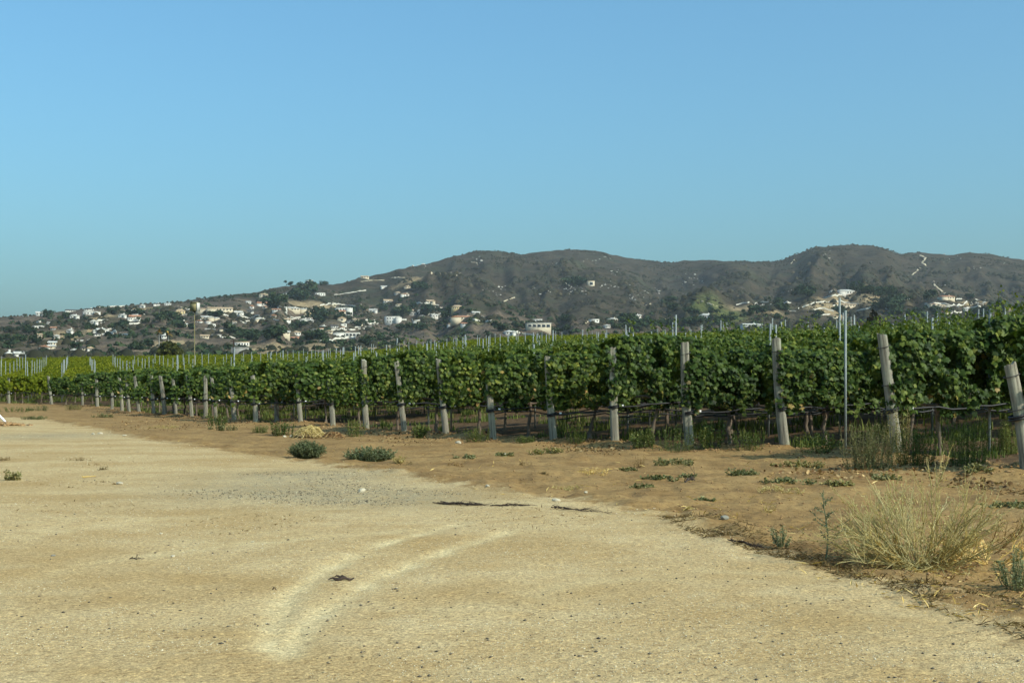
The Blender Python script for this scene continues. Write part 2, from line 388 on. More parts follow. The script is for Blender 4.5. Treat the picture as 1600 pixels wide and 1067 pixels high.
b.inputs['Roughness'].default_value = 0.9; M['pebble'] = m
m, nt, b = new_mat('grey_gravel')
nt.links.new(ramp(nt, attr(nt, 'rnd'), [(0, (0.075, 0.065, 0.045)), (0.6, (0.22, 0.18, 0.11)), (1.0, (0.50, 0.42, 0.26))]), b.inputs['Base Color'])
b.inputs['Roughness'].default_value = 0.9; M['gravel'] = m

# ------------------------------------------------------------------ mesh building
class MB:
    """collects numpy chunks of geometry and links them as ONE mesh"""
    def __init__(s): s.v = []; s.f = []; s.r = []; s.n = 0
    def add(s, V, F, rnd=None):
        V = np.asarray(V, dtype=np.float64).reshape(-1, 3); F = np.asarray(F, dtype=np.int64)
        s.v.append(V); s.f.append(F + s.n)
        if rnd is None: rnd = np.full(len(V), 0.5)
        s.r.append(np.broadcast_to(np.asarray(rnd, dtype=np.float64), (len(V),)).copy()); s.n += len(V)
    def scatter(s, tmplV, tmplF, P, Rm, sc, rnd):
        """copies of a template at points P with rotation matrices Rm (n,3,3) and scales sc (n,) or (n,3)"""
        n = len(P)
        if n == 0: return
        T = np.asarray(tmplV, dtype=np.float64); k = len(T)
        sc = np.asarray(sc, dtype=np.float64)
        A = T[None] * (sc[:, None, None] if sc.ndim == 1 else sc[:, None, :])
        V = np.einsum('nij,nkj->nki', Rm, A) + np.asarray(P)[:, None, :]
        F = np.asarray(tmplF)
        FF = (F[None] + (np.arange(n) * k)[:, None, None]).reshape(-1, F.shape[1])
        s.add(V.reshape(-1, 3), FF, np.repeat(np.asarray(rnd), k))
    def tube(s, pts, rad, sides=6, cap=True, rnd=0.5):
        pts = np.asarray(pts, dtype=np.float64); n = len(pts)
        rad = np.broadcast_to(np.asarray(rad, dtype=np.float64), (n,))
        d = np.gradient(pts, axis=0); d /= np.linalg.norm(d, axis=1)[:, None] + 1e-9
        ref = np.array([0, 0, 1.0]) if abs(d.mean(0)[2]) < 0.8 else np.array([1.0, 0, 0])
        a = np.cross(d, ref); a /= np.linalg.norm(a, axis=1)[:, None] + 1e-9
        b = np.cross(d, a)
        th = np.arange(sides) * 2 * np.pi / sides
        V = pts[:, None] + rad[:, None, None] * (np.cos(th)[None, :, None] * a[:, None] + np.sin(th)[None, :, None] * b[:, None])
        i = np.arange(n - 1)[:, None] * sides; j = np.arange(sides)[None]
        j2 = (j + 1) % sides
        F = np.stack([i + j, i + j2, i + sides + j2, i + sides + j], -1).reshape(-1, 4)
        s.add(V.reshape(-1, 3), F, rnd)
        if cap:
            c0 = s.n
            s.add(np.vstack([pts[0], V[0], pts[-1], V[-1]]), np.array([[0, 1 + (k + 1) % sides, 1 + k] for k in range(sides)] + [[1 + sides, 2 + sides + k, 2 + sides + (k + 1) % sides] for k in range(sides)]), rnd)
    def box(s, c, d, rot=0.0, rnd=0.5):
        x, y, z = (np.array([-1, 1, 1, -1, -1, 1, 1, -1]) * d[0] / 2, np.array([-1, -1, 1, 1, -1, -1, 1, 1]) * d[1] / 2, np.array([-1, -1, -1, -1, 1, 1, 1, 1]) * d[2] / 2)
        cr, sr = math.cos(rot), math.sin(rot)
        V = np.stack([x * cr - y * sr + c[0], x * sr + y * cr + c[1], z + c[2]], -1)
        s.add(V, [[0, 3, 2, 1], [4, 5, 6, 7], [0, 1, 5, 4], [1, 2, 6, 5], [2, 3, 7, 6], [3, 0, 4, 7]], rnd)
    def mesh(s, name, mat, smooth=False):
        me = bpy.data.meshes.new(name)
        V = np.vstack(s.v); me.vertices.add(len(V)); me.vertices.foreach_set('co', V.ravel().astype(np.float32))
        tot = np.concatenate([np.full(len(f), f.shape[1]) for f in s.f]); idx = np.concatenate([f.ravel() for f in s.f])
        me.loops.add(len(idx)); me.loops.foreach_set('vertex_index', idx.astype(np.int32))
        me.polygons.add(len(tot)); st = np.concatenate([[0], np.cumsum(tot)[:-1]])
        me.polygons.foreach_set('loop_start', st.astype(np.int32))
        if smooth: me.polygons.foreach_set('use_smooth', np.ones(len(tot), dtype=bool))
        me.update(calc_edges=True); me.validate()
        a = me.attributes.new('rnd', 'FLOAT', 'POINT'); a.data.foreach_set('value', np.concatenate(s.r).astype(np.float32))
        me.materials.append(mat)
        return me

def put(name, me, parent=None, loc=(0, 0, 0), rz=0.0, sc=1.0):
    o = bpy.data.objects.new(name, me); col.objects.link(o)
    o.location = loc; o.rotation_euler = (0, 0, rz); o.scale = (sc, sc, sc) if isinstance(sc, (int, float)) else sc
    if parent is not None: o.parent = parent
    return o

def tag(o, label=None, cat=None, group=None, kind=None):
    if label: o['label'] = label
    if cat: o['category'] = cat
    if group: o['group'] = group
    if kind: o['kind'] = kind
    return o

def thing(name, label, cat, loc=(0, 0, 0), rz=0.0, group=None):
    return tag(put(name, None, None, loc, rz), label, cat, group)

def rot_from(nrm, tip):
    """rotation matrices whose local z is nrm and local y close to tip"""
    n = nrm / (np.linalg.norm(nrm, axis=1)[:, None] + 1e-9)
    t = tip - (tip * n).sum(1)[:, None] * n; t /= np.linalg.norm(t, axis=1)[:, None] + 1e-9
    x = np.cross(t, n)
    return np.stack([x, t, n], -1)

def rand_rot(n, up=0.0):
    v = rng.normal(size=(n, 3)); v[:, 2] += up
    return rot_from(v, rng.normal(size=(n, 3)))
# ------------------------------------------------------------------ ground, road, hills
def polar(radii, ths, closed):
    rr, tt = np.meshgrid(radii, ths, indexing='ij')
    X = rr * np.sin(tt); Y = rr * np.cos(tt)
    nr, nt_ = X.shape
    i = np.arange(nr - 1)[:, None]; j = np.arange(nt_ if closed else nt_ - 1)[None]
    j2 = (j + 1) % nt_
    F = np.stack([i * nt_ + j, (i + 1) * nt_ + j, (i + 1) * nt_ + j2, i * nt_ + j2], -1).reshape(-1, 4)
    return X.ravel(), Y.ravel(), F

def grid_obj(name, V, F, attrs, mat, kind):
    used, inv = np.unique(F.ravel(), return_inverse=True)
    me = bpy.data.meshes.new(name)
    me.vertices.add(len(used)); me.vertices.foreach_set('co', V[used].ravel().astype(np.float32))
    me.loops.add(F.size); me.loops.foreach_set('vertex_index', inv.astype(np.int32).ravel())
    me.polygons.add(len(F)); me.polygons.foreach_set('loop_start', (np.arange(len(F)) * F.shape[1]).astype(np.int32))
    me.polygons.foreach_set('use_smooth', np.ones(len(F), dtype=bool))
    me.update(calc_edges=True)
    for k, a in attrs.items():
        at = me.attributes.new(k, 'FLOAT', 'POINT'); at.data.foreach_set('value', a[used].astype(np.float32))
    me.materials.append(mat)
    o = put(name, me); o['kind'] = kind
    return o

th_f = np.linspace(R(-27), R(27), 430); th_c = np.linspace(R(27), R(333), 90)[1:-1]
THS = np.concatenate([th_f, th_c])
rad = np.concatenate([[0.02, 1.0, 2.0], np.geomspace(3.0, 380, 400)])
X, Y, F = polar(rad, THS, True)
Z = ground_z(X, Y)
sd = road_sd(X, Y); iv = in_vine(X, Y)
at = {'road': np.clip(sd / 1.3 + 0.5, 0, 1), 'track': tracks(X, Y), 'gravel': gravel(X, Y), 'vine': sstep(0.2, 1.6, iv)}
V = np.stack([X, Y, Z], -1)
cen = sd[F].mean(1)
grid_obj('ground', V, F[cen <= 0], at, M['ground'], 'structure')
grid_obj('gravel_road', V, F[cen > 0], at, M['ground'], 'structure')

hr = np.concatenate([[380.0], np.geomspace(391, 4700, 300)])
X, Y, F = polar(hr, THS, True)
Z = ground_z(X, Y)
def patches(lst):
    a = np.zeros(len(X))
    for px, py, wpx, dep in lst:
        h = hit(px, py); w = wpx * h.y / FPX
        a = np.maximum(a, np.exp(-(((X - h.x) / w) ** 2) ** 1.5 - (((Y - h.y) / dep) ** 2) ** 1.5))
    return np.clip(a * 1.25 * (0.75 + 0.5 * vnoise(X / 25, Y / 25, 5)), 0, 1)
rr = np.hypot(X, Y)
tn = np.where(Y > 0, X / np.maximum(Y, 1), 4); uu = np.clip(800 + FPX * tn, -3000, 4600)
pyv = HZN - FPX * (Z - EYE) / np.maximum(Y, 1)
lowm = sstep(455, 515, pyv + 0.035 * (800 - uu).clip(-300, 800)) * (1 - 0.6 * sstep(700, 1100, uu))
at = {'low': lowm, 'lawn': patches([(1105, 478, 26, 60), (1135, 490, 24, 60), (1120, 494, 30, 40), (718, 515, 42, 50), (1085, 483, 12, 40)]),
      'dry': patches([(1355, 463, 34, 60), (1375, 468, 26, 50), (1300, 468, 20, 40), (1290, 480, 34, 40), (222, 484, 26, 40), (590, 542, 90, 60), (440, 546, 60, 60), (266, 536, 26, 40), (640, 440, 24, 30), (1510, 473, 30, 50), (1180, 483, 40, 40), (345, 484, 32, 40), (150, 497, 30, 25), (120, 527, 40, 40), (1565, 478, 40, 60), (485, 475, 40, 40), (130, 524, 30, 30)])}
grid_obj('hills', np.stack([X, Y, Z], -1), F, at, M['hill'], 'structure')

# ------------------------------------------------------------------ vines
ROW_A = R(12.0)
RD = np.array([math.cos(ROW_A), math.sin(ROW_A)])
LEAF_V = np.array([(0, .42, .0), (0, .10, .02), (.22, -.04, -.06), (.50, .18, -.12), (.38, .36, -.06), (.54, .62, -.16), (.24, .68, -.07), (0, 1.0, -.18), (-.24, .68, -.07), (-.54, .62, -.16), (-.38, .36, -.06), (-.50, .18, -.12), (-.22, -.04, -.06)])
LEAF_F = np.array([[0, k, k + 1] for k in range(1, 12)] + [[0, 12, 1]])
LEAF2_V = np.array([(0, .05, .03), (.46, .05, -.1), (.54, .6, -.14), (0, 1, -.16), (-.54, .6, -.14), (-.46, .05, -.1)])
LEAF2_F = np.array([[0, 1, 2, 3], [0, 3, 4, 5]])

def canopy(n, L, z0, z1, size, tmpl, w=0.34, seed=0, nshoot=9, shoot_h=0.38, low_yellow=True):
    g = np.random.default_rng(100 + seed)
    mb = MB()
    x = g.uniform(-L / 2 - 0.17, L / 2 + 0.17, n)
    zt = g.beta(1.05, 1.0, n); z = z0 + (z1 - z0) * zt
    z = z + 0.42 * (vnoise(x * 2.8 + 4 * seed, x * 0 + 8.8, 15) - .35) * (1 - zt) ** 2
    z = z + 0.10 * (vnoise(x * 1.7 + 9 * seed, x * 0 + 2.2, 7) - 0.5) * 2 * (zt - .3)
    side = np.where(g.random(n) < 0.5, -1.0, 1.0)
    prof = w * (0.45 + 0.75 * np.sin(np.pi * np.clip(0.12 + 0.72 * zt, 0, 1)))
    bul = 0.72 + 0.56 * vnoise(x * 2.1 + 13 * seed, z * 2.1 + side * 7, 21)
    dep = g.random(n) ** 0.42
    y = side * prof * bul * dep
    hole = vnoise(x * 3.2 + 5 * seed, z * 3.0 + side * 31, 33)
    keep = hole > 0.36
    P = np.stack([x, y, z], -1)
    nr = np.stack([g.normal(0, .55, n), side * (0.55 + 0.5 * g.random(n)), g.normal(.45, .38, n)], -1)
    top = zt > 0.9; nr[top, 2] += 0.7
    tip = np.stack([g.normal(0, .55, n), side * .35 + g.normal(0, .2, n), -1.0 + g.normal(0, .35, n)], -1)
    rnd = np.clip(g.normal(0.37, 0.24, n), 0, 0.95)
    if low_yellow:
        yl = (g.random(n) < 0.045 * (zt < 0.3) + 0.006 * (zt < .75)); rnd[yl] = g.uniform(0.95, 1.0, yl.sum())
    sc = size * g.uniform(0.65, 1.25, n)
    k = keep
    mb.scatter(tmpl[0], tmpl[1], P[k], rot_from(nr, tip)[k], sc[k], rnd[k])
    # shoots that stand above the wires or hang out of the wall of leaves
    for i in range(nshoot):
        xb = g.uniform(-L / 2, L / 2); h = shoot_h * g.uniform(0.25, 1.25); lean = g.normal(0, .18, 2); lean[1] += 0.0
        q = np.linspace(0, 1, 6); pts = np.stack([xb + lean[0] * q, lean[1] * q * 1.3, z1 - .12 + (h + .12) * q - 0.06 * q ** 3], -1)
        mb.tube(pts, np.linspace(.006, .003, 6), 3, False, 0.75)
        m_ = max(4, int(h * 26 * (0.13 / size)))
        q = g.random(m_); P = np.stack([xb + lean[0] * q, lean[1] * q * 1.3, z1 - .1 + (h + .1) * q], -1) + g.normal(0, .035, (m_, 3))
        nr = np.stack([g.normal(0, .8, m_), g.normal(0, .8, m_), g.normal(.5, .4, m_)], -1)
        tip = np.stack([g.normal(0, 1, m_), g.normal(0, 1, m_), g.normal(-.4, .4, m_)], -1)
        mb.scatter(tmpl[0], tmpl[1], P, rot_from(nr, tip), size * (0.95 - 0.5 * q) * g.uniform(.7, 1.1, m_), np.clip(g.normal(.62, .16, m_), 0, .94))
    for i in range(nshoot):
        xb = g.uniform(-L / 2, L / 2); sgn = g.choice([-1, 1]); zb = g.uniform(z0 + .15, z1 - .1); ln = g.uniform(.2, .6)
        q = np.linspace(0, 1, 5); pts = np.stack([xb + g.normal(0, .2) * q, sgn * (w * .9 + ln * .55 * q), zb - ln * .75 * q ** 2], -1)
        mb.tube(pts, .004, 3, False, 0.7)
        m_ = 8; q2 = g.random(m_); P = np.stack([np.interp(q2, q, pts[:, c]) for c in range(3)], -1) + g.normal(0, .03, (m_, 3))
        nr = np.stack([g.normal(0, .5, m_), sgn * np.ones(m_), g.normal(.4, .4, m_)], -1); tip = np.stack([g.normal(0, .5, m_), sgn * .3 * np.ones(m_), -np.ones(m_)], -1)
        mb.scatter(tmpl[0], tmpl[1], P, rot_from(nr, tip), size * g.uniform(.6, 1.0, m_), np.clip(g.normal(.55, .2, m_), 0, .94))
    return mb

def trunk_mesh(seed, sides=7):
    g = np.random.default_rng(500 + seed); mb = MB()
    n = 9; q = np.linspace(0, 1, n)
    wx = np.cumsum(g.normal(0, .022, n)); wy = np.cumsum(g.normal(0, .018, n)); wx -= wx[0]; wy -= wy[0]
    r = np.interp(q, [0, .08, .25, .8, 1], [.068, .05, .038, .034, .05]) * g.uniform(.85, 1.2) * (1 + .16 * g.normal(size=n))
    pts = np.stack([wx, wy, -0.08 + 1.0 * q], -1)
    mb.tube(pts, np.abs(r), sides)
    for s in (-1, 1):
        qq = np.linspace(0, 1, 6)
        mb.tube(np.stack([wx[-1] + s * .85 * qq, wy[-1] * (1 - qq) + g.normal(0, .012, 6), .88 + .04 * np.sin(qq * 3) + g.normal(0, .008, 6)], -1), np.linspace(.032, .017, 6), 5)
    return mb.mesh('vine_trunk', M['bark'], True)

near_canopies = [canopy(4000, 1.8, .82, 2.12, .103, (LEAF_V, LEAF_F), .37, s, 14, .42).mesh('vine_foliage', M['vine_leaf']) for s in range(7)]
mid_canopies = [canopy(2100, 1.8, .82, 2.12, .128, (LEAF2_V, LEAF2_F), .34, 20 + s, 7, .36).mesh('vine_foliage_mid', M['vine_leaf']) for s in range(5)]
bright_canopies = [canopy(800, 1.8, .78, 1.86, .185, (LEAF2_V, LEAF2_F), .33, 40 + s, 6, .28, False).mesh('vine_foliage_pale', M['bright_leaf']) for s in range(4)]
far_canopies = [canopy(520, 1.8, .82, 2.05, .23, (LEAF2_V, LEAF2_F), .35, 60 + s, 5, .34, False).mesh('vine_foliage_far', M['vine_leaf']) for s in range(4)]
trunks = [trunk_mesh(s) for s in range(8)]

rows = []                                             # (start x, start y, row index or negative)
for k in (3, 2, 1):
    rows.append((POSTS[0][0] + 0.45 * k, POSTS[0][1] - 3.2 * k, -k))
for i, p in enumerate(POSTS): rows.append((p[0], p[1], i))
for k in range(1, 48):
    rows.append((POSTS[-1][0] - 1.35 * k, POSTS[-1][1] + 2.35 * k, len(POSTS) - 1 + k))
nP = len(POSTS)
ORD = ['rightmost', 'second', 'third', 'fourth', 'fifth', 'sixth', 'seventh', 'eighth', 'ninth', 'tenth', 'eleventh', 'twelfth', 'thirteenth', 'fourteenth', 'fifteenth', 'sixteenth',
       'seventeenth', 'eighteenth', 'nineteenth', 'twentieth', 'twenty-first', 'twenty-second', 'twenty-third', 'twenty-fourth', 'twenty-fifth', 'twenty-sixth', 'twenty-seventh', 'twenty-eighth', 'twenty-ninth']
def which(i): return 'the rightmost wooden post' if i == 0 else 'the %s wooden post from right' % ORD[i]

vines = []                                            # dicts
stakes = []
VSP = 1.8
for (sx, sy, ri) in rows:
    off = (0.0 if ri > 0 else .2) if ri >= 0 else 0.5
    j = 0
    while True:
        d = off + 0.9 + VSP * j
        x, y = sx + RD[0] * d - RD[1] * .24, sy + RD[1] * d + RD[0] * .24
        px = 800 + FPX * x / max(y, 1)
        if px > 1760 or (ri < 0 and j > 5): break
        vines.append(dict(x=x, y=y, ri=ri, j=j, px=px))
        if (j + ri) % 4 == 1:
            stakes.append(dict(x=x + RD[0] * .9, y=y + RD[1] * .9, ri=ri, j=j))
        j += 1
        if j > 90: break
vz = ground_z(np.array([v['x'] for v in vines]), np.array([v['y'] for v in vines]))
for v, z in zip(vines, vz): v['z'] = float(z)
szv = ground_z(np.array([s['x'] for s in stakes]), np.array([s['y'] for s in stakes]))
for s, z in zip(stakes, szv): s['z'] = float(z)
# which vines and stakes the photograph can show: walk from near to far behind the tops of the nearer rows
sky_line = np.full(1760, 1067.0)
ev = [(v['y'], 0, v) for v in vines] + [(s['y'], 1, s) for s in stakes]
ev.sort(key=lambda e: e[0])
for y, t, o in ev:
    if t == 0:
        h = 2.12 if o['ri'] < 30 else 1.9
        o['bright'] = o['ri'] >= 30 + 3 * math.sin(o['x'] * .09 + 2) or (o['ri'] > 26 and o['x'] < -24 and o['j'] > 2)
        top = HZN - FPX * (o['z'] + h - EYE) / y; bot = HZN - FPX * (o['z'] + .8 - EYE) / y
        a = int(max(0, min(1759, 800 + FPX * (o['x'] - .9) / y))); b_ = int(max(0, min(1760, 800 + FPX * (o['x'] + .9) / y)))
        if b_ <= a or a >= 1600: o['vis'] = 0.0; continue
        seg = sky_line[a:b_]
        o['vis'] = float(np.clip(np.minimum(seg, bot + (bot - top) * .6) - top, 0, None).sum())
        np.minimum(seg, top, out=seg)
    else:
        px = 800 + FPX * o['x'] / y
        top = HZN - FPX * (o['z'] + 2.68 - EYE) / y
        k = int(px)
        o['px'] = px; o['top'] = top
        o['vis'] = 0.0 if k < 0 or k >= 1600 else float(sky_line[k] - top)
vines.sort(key=lambda v: -v['vis'])
solo = [v for v in vines[:300] if v['vis'] > 0]
rest = vines[len(solo):]
src = {}
_ppx = [800 + FPX * p[0] / p[1] for p in POSTS]
def over(px): return which(int(np.argmin([abs(px - q) for q in _ppx])))
def add_vine(v):
    i, j = v['ri'], v['j']
    if i < nP:
        if j == 0: lab = 'first grapevine of the row behind %s' % which(i)
        elif j <= 3: lab = '%s grapevine along the row behind %s' % (ORD[j], which(i))
        else: lab = 'green grapevine top, row of %s, above %s' % (which(i).replace('the ', '').replace(' wooden', ''), over(v['px']))
        grp = 'green grapevines in the rows behind the wooden posts'
    elif v['bright']:
        lab = 'yellow-green grapevine in the far rows, seen above %s' % over(v['px']); grp = 'yellow-green grapevines in the far rows'
    else:
        lab = 'dark green grapevine in the far rows, seen above %s' % over(v['px']); grp = 'dark green grapevines in the far rows'
    rz = ROW_A + random.uniform(-.05, .05) + (math.pi if random.random() < .5 else 0)
    sc = random.uniform(.88, 1.08) * (.93 if i == 0 else 1)
    o = thing('grapevine', lab, 'grapevine', (v['x'], v['y'], v['z']), rz, grp)
    o.scale = (1, 1, sc)
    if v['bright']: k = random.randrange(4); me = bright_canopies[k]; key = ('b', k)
    elif v['y'] < 48: k = random.randrange(7); me = near_canopies[k]; key = ('n', k)
    else: k = random.randrange(5); me = mid_canopies[k]; key = ('m', k)
    f = put('foliage', me, o); f['kind'] = 'stuff'
    if key not in src: src[key] = f
    if v['y'] < 110: put('trunk', random.choice(trunks), o)
for v in solo: add_vine(v)

def instancer(name, pts, yaws, scs, idx, sources, mat):
    me = bpy.data.meshes.new(name); n = len(pts)
    me.vertices.add(n); me.vertices.foreach_set('co', np.asarray(pts, dtype=np.float32).ravel())
    a = me.attributes.new('rot', 'FLOAT_VECTOR', 'POINT'); a.data.foreach_set('vector', np.stack([np.zeros(n), np.zeros(n), yaws], -1).astype(np.float32).ravel())
    a = me.attributes.new('scl', 'FLOAT', 'POINT'); a.data.foreach_set('value', np.asarray(scs, dtype=np.float32))
    a = me.attributes.new('pick', 'INT', 'POINT'); a.data.foreach_set('value', np.asarray(idx, dtype=np.int32))
    me.materials.append(mat)
    o = put(name, me)
    ng = bpy.data.node_groups.new(name, 'GeometryNodeTree')
    ng.interface.new_socket('Geometry', in_out='INPUT', socket_type='NodeSocketGeometry'); ng.interface.new_socket('Geometry', in_out='OUTPUT', socket_type='NodeSocketGeometry')
    gi = ng.nodes.new('NodeGroupInput'); go = ng.nodes.new('NodeGroupOutput')
    iop = ng.nodes.new('GeometryNodeInstanceOnPoints'); jn = ng.nodes.new('GeometryNodeJoinGeometry')
    L = ng.links
    for s in sources:
        oi = ng.nodes.new('GeometryNodeObjectInfo'); oi.transform_space = 'ORIGINAL'; oi.inputs['Object'].default_value = s; oi.inputs['As Instance'].default_value = True
        L.new(oi.outputs['Geometry'], jn.inputs[0])
    def na(nm, ty):
        q = ng.nodes.new('GeometryNodeInputNamedAttribute'); q.data_type = ty; q.inputs[0].default_value = nm
        return [s for s in q.outputs if s.enabled and s.name == 'Attribute'][0]
    L.new(gi.outputs[0], iop.inputs['Points']); L.new(jn.outputs[0], iop.inputs['Instance'])
    iop.inputs['Pick Instance'].default_value = True
    L.new(na('pick', 'INT'), iop.inputs['Instance Index']); L.new(na('rot', 'FLOAT_VECTOR'), iop.inputs['Rotation']); L.new(na('scl', 'FLOAT'), iop.inputs['Scale'])
    L.new(iop.outputs[0], go.inputs[0])
    md = o.modifiers.new('scatter', 'NODES'); md.node_group = ng
    return o

def sources_of(keys): return [src[k] for k in keys if k in src]
gs = sources_of([('m', k) for k in range(5)]) or sources_of([('n', k) for k in range(7)])
bs = sources_of([('b', k) for k in range(4)])
for nm, sel, so, lab in (('distant_grapevines', [v for v in rest if not v['bright']], gs, 'dark green grapevines crowding the rows behind the front ones'),
                         ('distant_pale_grapevines', [v for v in rest if v['bright']], bs, 'yellow-green grapevines filling the far rows')):
    if not sel or not so: continue
    o = instancer(nm, [(v['x'], v['y'], v['z']) for v in sel], [ROW_A + random.uniform(-.05, .05) + random.choice((0, math.pi)) for v in sel], [random.uniform(.95, 1.05) for v in sel], [random.randrange(len(so)) for v in sel], so, M['vine_leaf'])
    tag(o, lab, 'grapevines', None, 'stuff')
print('vines', len(vines), 'visible', sum(v['vis'] > 0 for v in vines), 'stakes', len(stakes), 'visible', sum(s['vis'] > 0 for s in stakes))

# ------------------------------------------------------------------ metal stakes
def stake_mesh(h, w):
    mb = MB(); t = .006
    mb.box((0, -w * .35, h / 2 - .15), (w, t, h + .3)); mb.box((-w / 2, 0, h / 2 - .15), (t, w * .7, h + .3)); mb.box((w / 2, 0, h / 2 - .15), (t, w * .7, h + .3))
    return mb.mesh('stake', M['metal'])
st_near = stake_mesh(2.68, .034); st_far = stake_mesh(2.98, .046)
stakes.sort(key=lambda s: -s['vis'] * (1 if s['y'] < 60 else .6))
for s in [s for s in stakes if s['vis'] > -4][:240]:
    if s['ri'] < nP and s['y'] < 60:
        lab = 'thin metal stake, %s in the row of %s' % (ORD[s['j'] // 4 + 1], which(max(0, s['ri'])))
    elif s['px'] < 520: lab = 'thin metal stake rising above the far vines over %s' % over(s['px'])
    else: lab = 'thin metal stake poking above the vine tops over %s' % over(s['px'])
    o = put('metal_stake', st_near if s['y'] < 60 else st_far, None, (s['x'], s['y'], s['z']), ROW_A + random.uniform(-.3, .3))
    o.rotation_euler[0] = random.gauss(0, .012); o.rotation_euler[1] = random.gauss(0, .012)
    o.scale = (1, 1, random.uniform(.95, 1.06) * (.89 if s['y'] < 60 else 1))
    tag(o, lab, 'stake', 'metal stakes in the vine rows')
def flat_at(px, v):
    return (px - 800) / FPX * (FPX * EYE / v), FPX * EYE / v
for px, v, h, lab in ((1321, 92, 2.62, 'tall pale metal stake right of the third wooden post, in front of the leaves'), (1312, 80, 2.95, 'slimmer dark-edged metal stake just left of the tall pale stake'),
                      (1056, 72, 2.85, 'pale metal stake above the leaves left of the fourth post'), (705, 67, 1.45, 'short metal stake hard against the eighth wooden post'), (40, 21, 3.6, 'tall lone metal pole above the far left vines')):
    x, y = flat_at(px, v)
    o = put('metal_stake', st_near, None, (x, y, gz(x, y)), 0.3, (1.0 if v > 30 else 1.6, 1.0, h / 2.68)); tag(o, lab, 'stake', 'metal stakes in the vine rows')

# ------------------------------------------------------------------ wooden end posts with wire bands, drip hoses
def post_mesh(seed, h, r):
    g = np.random.default_rng(900 + seed); mb = MB(); n = 12; k = 20
    q = np.linspace(0, 1, n); th = np.arange(k) * 2 * np.pi / k
    shp = .94 / (np.abs(np.cos(th)) ** 4.5 + np.abs(np.sin(th)) ** 4.5) ** (1 / 4.5) + .05 * np.cos(2 * th + g.uniform(0, 6)) + .05 * np.cos(4 * th + g.uniform(0, 6)) + g.normal(0, .018, k)
    rr = r * np.interp(q, [0, .3, 1], [1.06, 1.0, .9])[:, None] * shp[None] * (1 + g.normal(0, .008, (n, k)))
    zz = (-.35 + (h + .35) * q)[:, None] + np.zeros(k)[None]
    zz[-1] += g.normal(0, .012, k) + .03 * np.cos(th + g.uniform(0, 6))
    bow = .02 * g.normal() * np.sin(np.pi * q)[:, None]
    V = np.stack([rr * np.cos(th) + bow, rr * np.sin(th), zz], -1).reshape(-1, 3)
    i = np.arange(n - 1)[:, None] * k; j = np.arange(k)[None]; j2 = (j + 1) % k
    mb.add(V, np.stack([i + j, i + j2, i + k + j2, i + k + j], -1).reshape(-1, 4))
    c = V[-k:].mean(0) - (0, 0, .004)
    mb.add(np.vstack([c, V[-k:]]), [[0, 1 + q_, 1 + (q_ + 1) % k] for q_ in range(k)])
    return mb.mesh('post', M['wood'])
def ring_mesh(r, t, mat, name):
    mb = MB(); th = np.linspace(0, 2 * np.pi, 15)
    mb.tube(np.stack([r * np.cos(th), r * np.sin(th), .02 * np.sin(th + 1)], -1), t, 4, False)
    return mb.mesh(name, mat)
POST_H = {0: 1.42, 1: 1.92, 2: 1.98, 3: 2.02, 4: 1.95, 5: 1.92, 6: 1.3, 7: 1.9, 8: 1.84, 9: 1.9, 10: 1.5, 11: 1.84, 12: 1.72, 13: 1.66, 14: 1.34, 15: 1.6, 16: 1.7, 18: 1.6, 24: 1.3, 25: 1.75, 26: 1.6, 27: 1.94, 28: 1.85}
LEAN = [5.5, 5.5, 5.0, 1.5, 3.5, 5.5, 5, 6, 4.5, 4, 4, 2, 2, 4, 4, 4, 1, 4, 5, 5, 4, 4, 5, 4, 1, 2, 2, 5, 2]
band = ring_mesh(.108, .0065, M['wire'], 'wire_band'); hband = ring_mesh(.112, .016, M['hose'], 'hose_loop')
mbc = MB(); mbc.box((0, 0, 0), (.05, .035, .045)); clamp_me = mbc.mesh('clamp', M['white_plastic'])
for i, (x, y) in enumerate(POSTS):
    h = POST_H.get(i, 1.75); z = gz(x, y)
    extra = {0: ', cut by the picture edge', 1: ', dry grass tangled round its lower half'}.get(i, '')
    lab = 'weathered grey timber end post, %s' % ('rightmost of the line' if i == 0 else '%s from the right' % ORD[i]) + extra
    o = thing('wooden_post', lab, 'post', (x, y, z), random.uniform(-.3, .3), 'weathered timber end posts along the headland')
    o.rotation_euler = (random.gauss(0, .02), -R(LEAN[i] + random.gauss(0, 1.2)), 0)
    put('shaft', post_mesh(i, h / math.cos(R(LEAN[i])), .086 * random.uniform(.86, 1.1)), o)
    for zz in (h * .90, h * .58):
        put('wire_band', band, o, (0, 0, zz))
    hz = .70 + .05 * random.uniform(-1, 1)
    put('hose_loop', hband, o, (0, 0, hz)); put('hose_loop', hband, o, (0, 0, hz - .035))
    # the drip hose runs from the post along its row
    hose = thing('drip_hose', 'black drip hose running along the row from %s' % which(i), 'hose', (x, y, z), ROW_A, 'black drip hoses under the vine rows')
    mb = MB(); L = 9.0; q = np.linspace(0, 1, 40); s_ = q * L
    x0 = -math.sin(R(LEAN[i])) * hz
    zz = hz + .08 * (1 - np.exp(-s_ / .9)) + .035 * np.sin(s_ * 3.5 + i) * np.minimum(1, s_) + .02 * np.sin(s_ * 9 + 2 * i) * np.minimum(1, s_)
    mb.tube(np.stack([x0 + .1 + s_, -.06 + .03 * np.sin(s_ * 2 + i), zz - .03], -1), .018, 5)
    if i % 3 != 1: mb.tube(np.stack([x0 + .1 + s_, -.03 + .03 * np.sin(s_ * 2.3), zz - .09 - .05 * np.abs(np.sin(s_ * 1.1 + i))], -1), .015, 5)
    put('tube', mb.mesh('hose', M['hose'], True), hose)
    put('end_clamp', clamp_me, hose, (x0 + .19, -.06, hz))
    if i in (1, 7, 8): put('end_clamp', clamp_me, hose, (x0 + .29, -.06, hz))
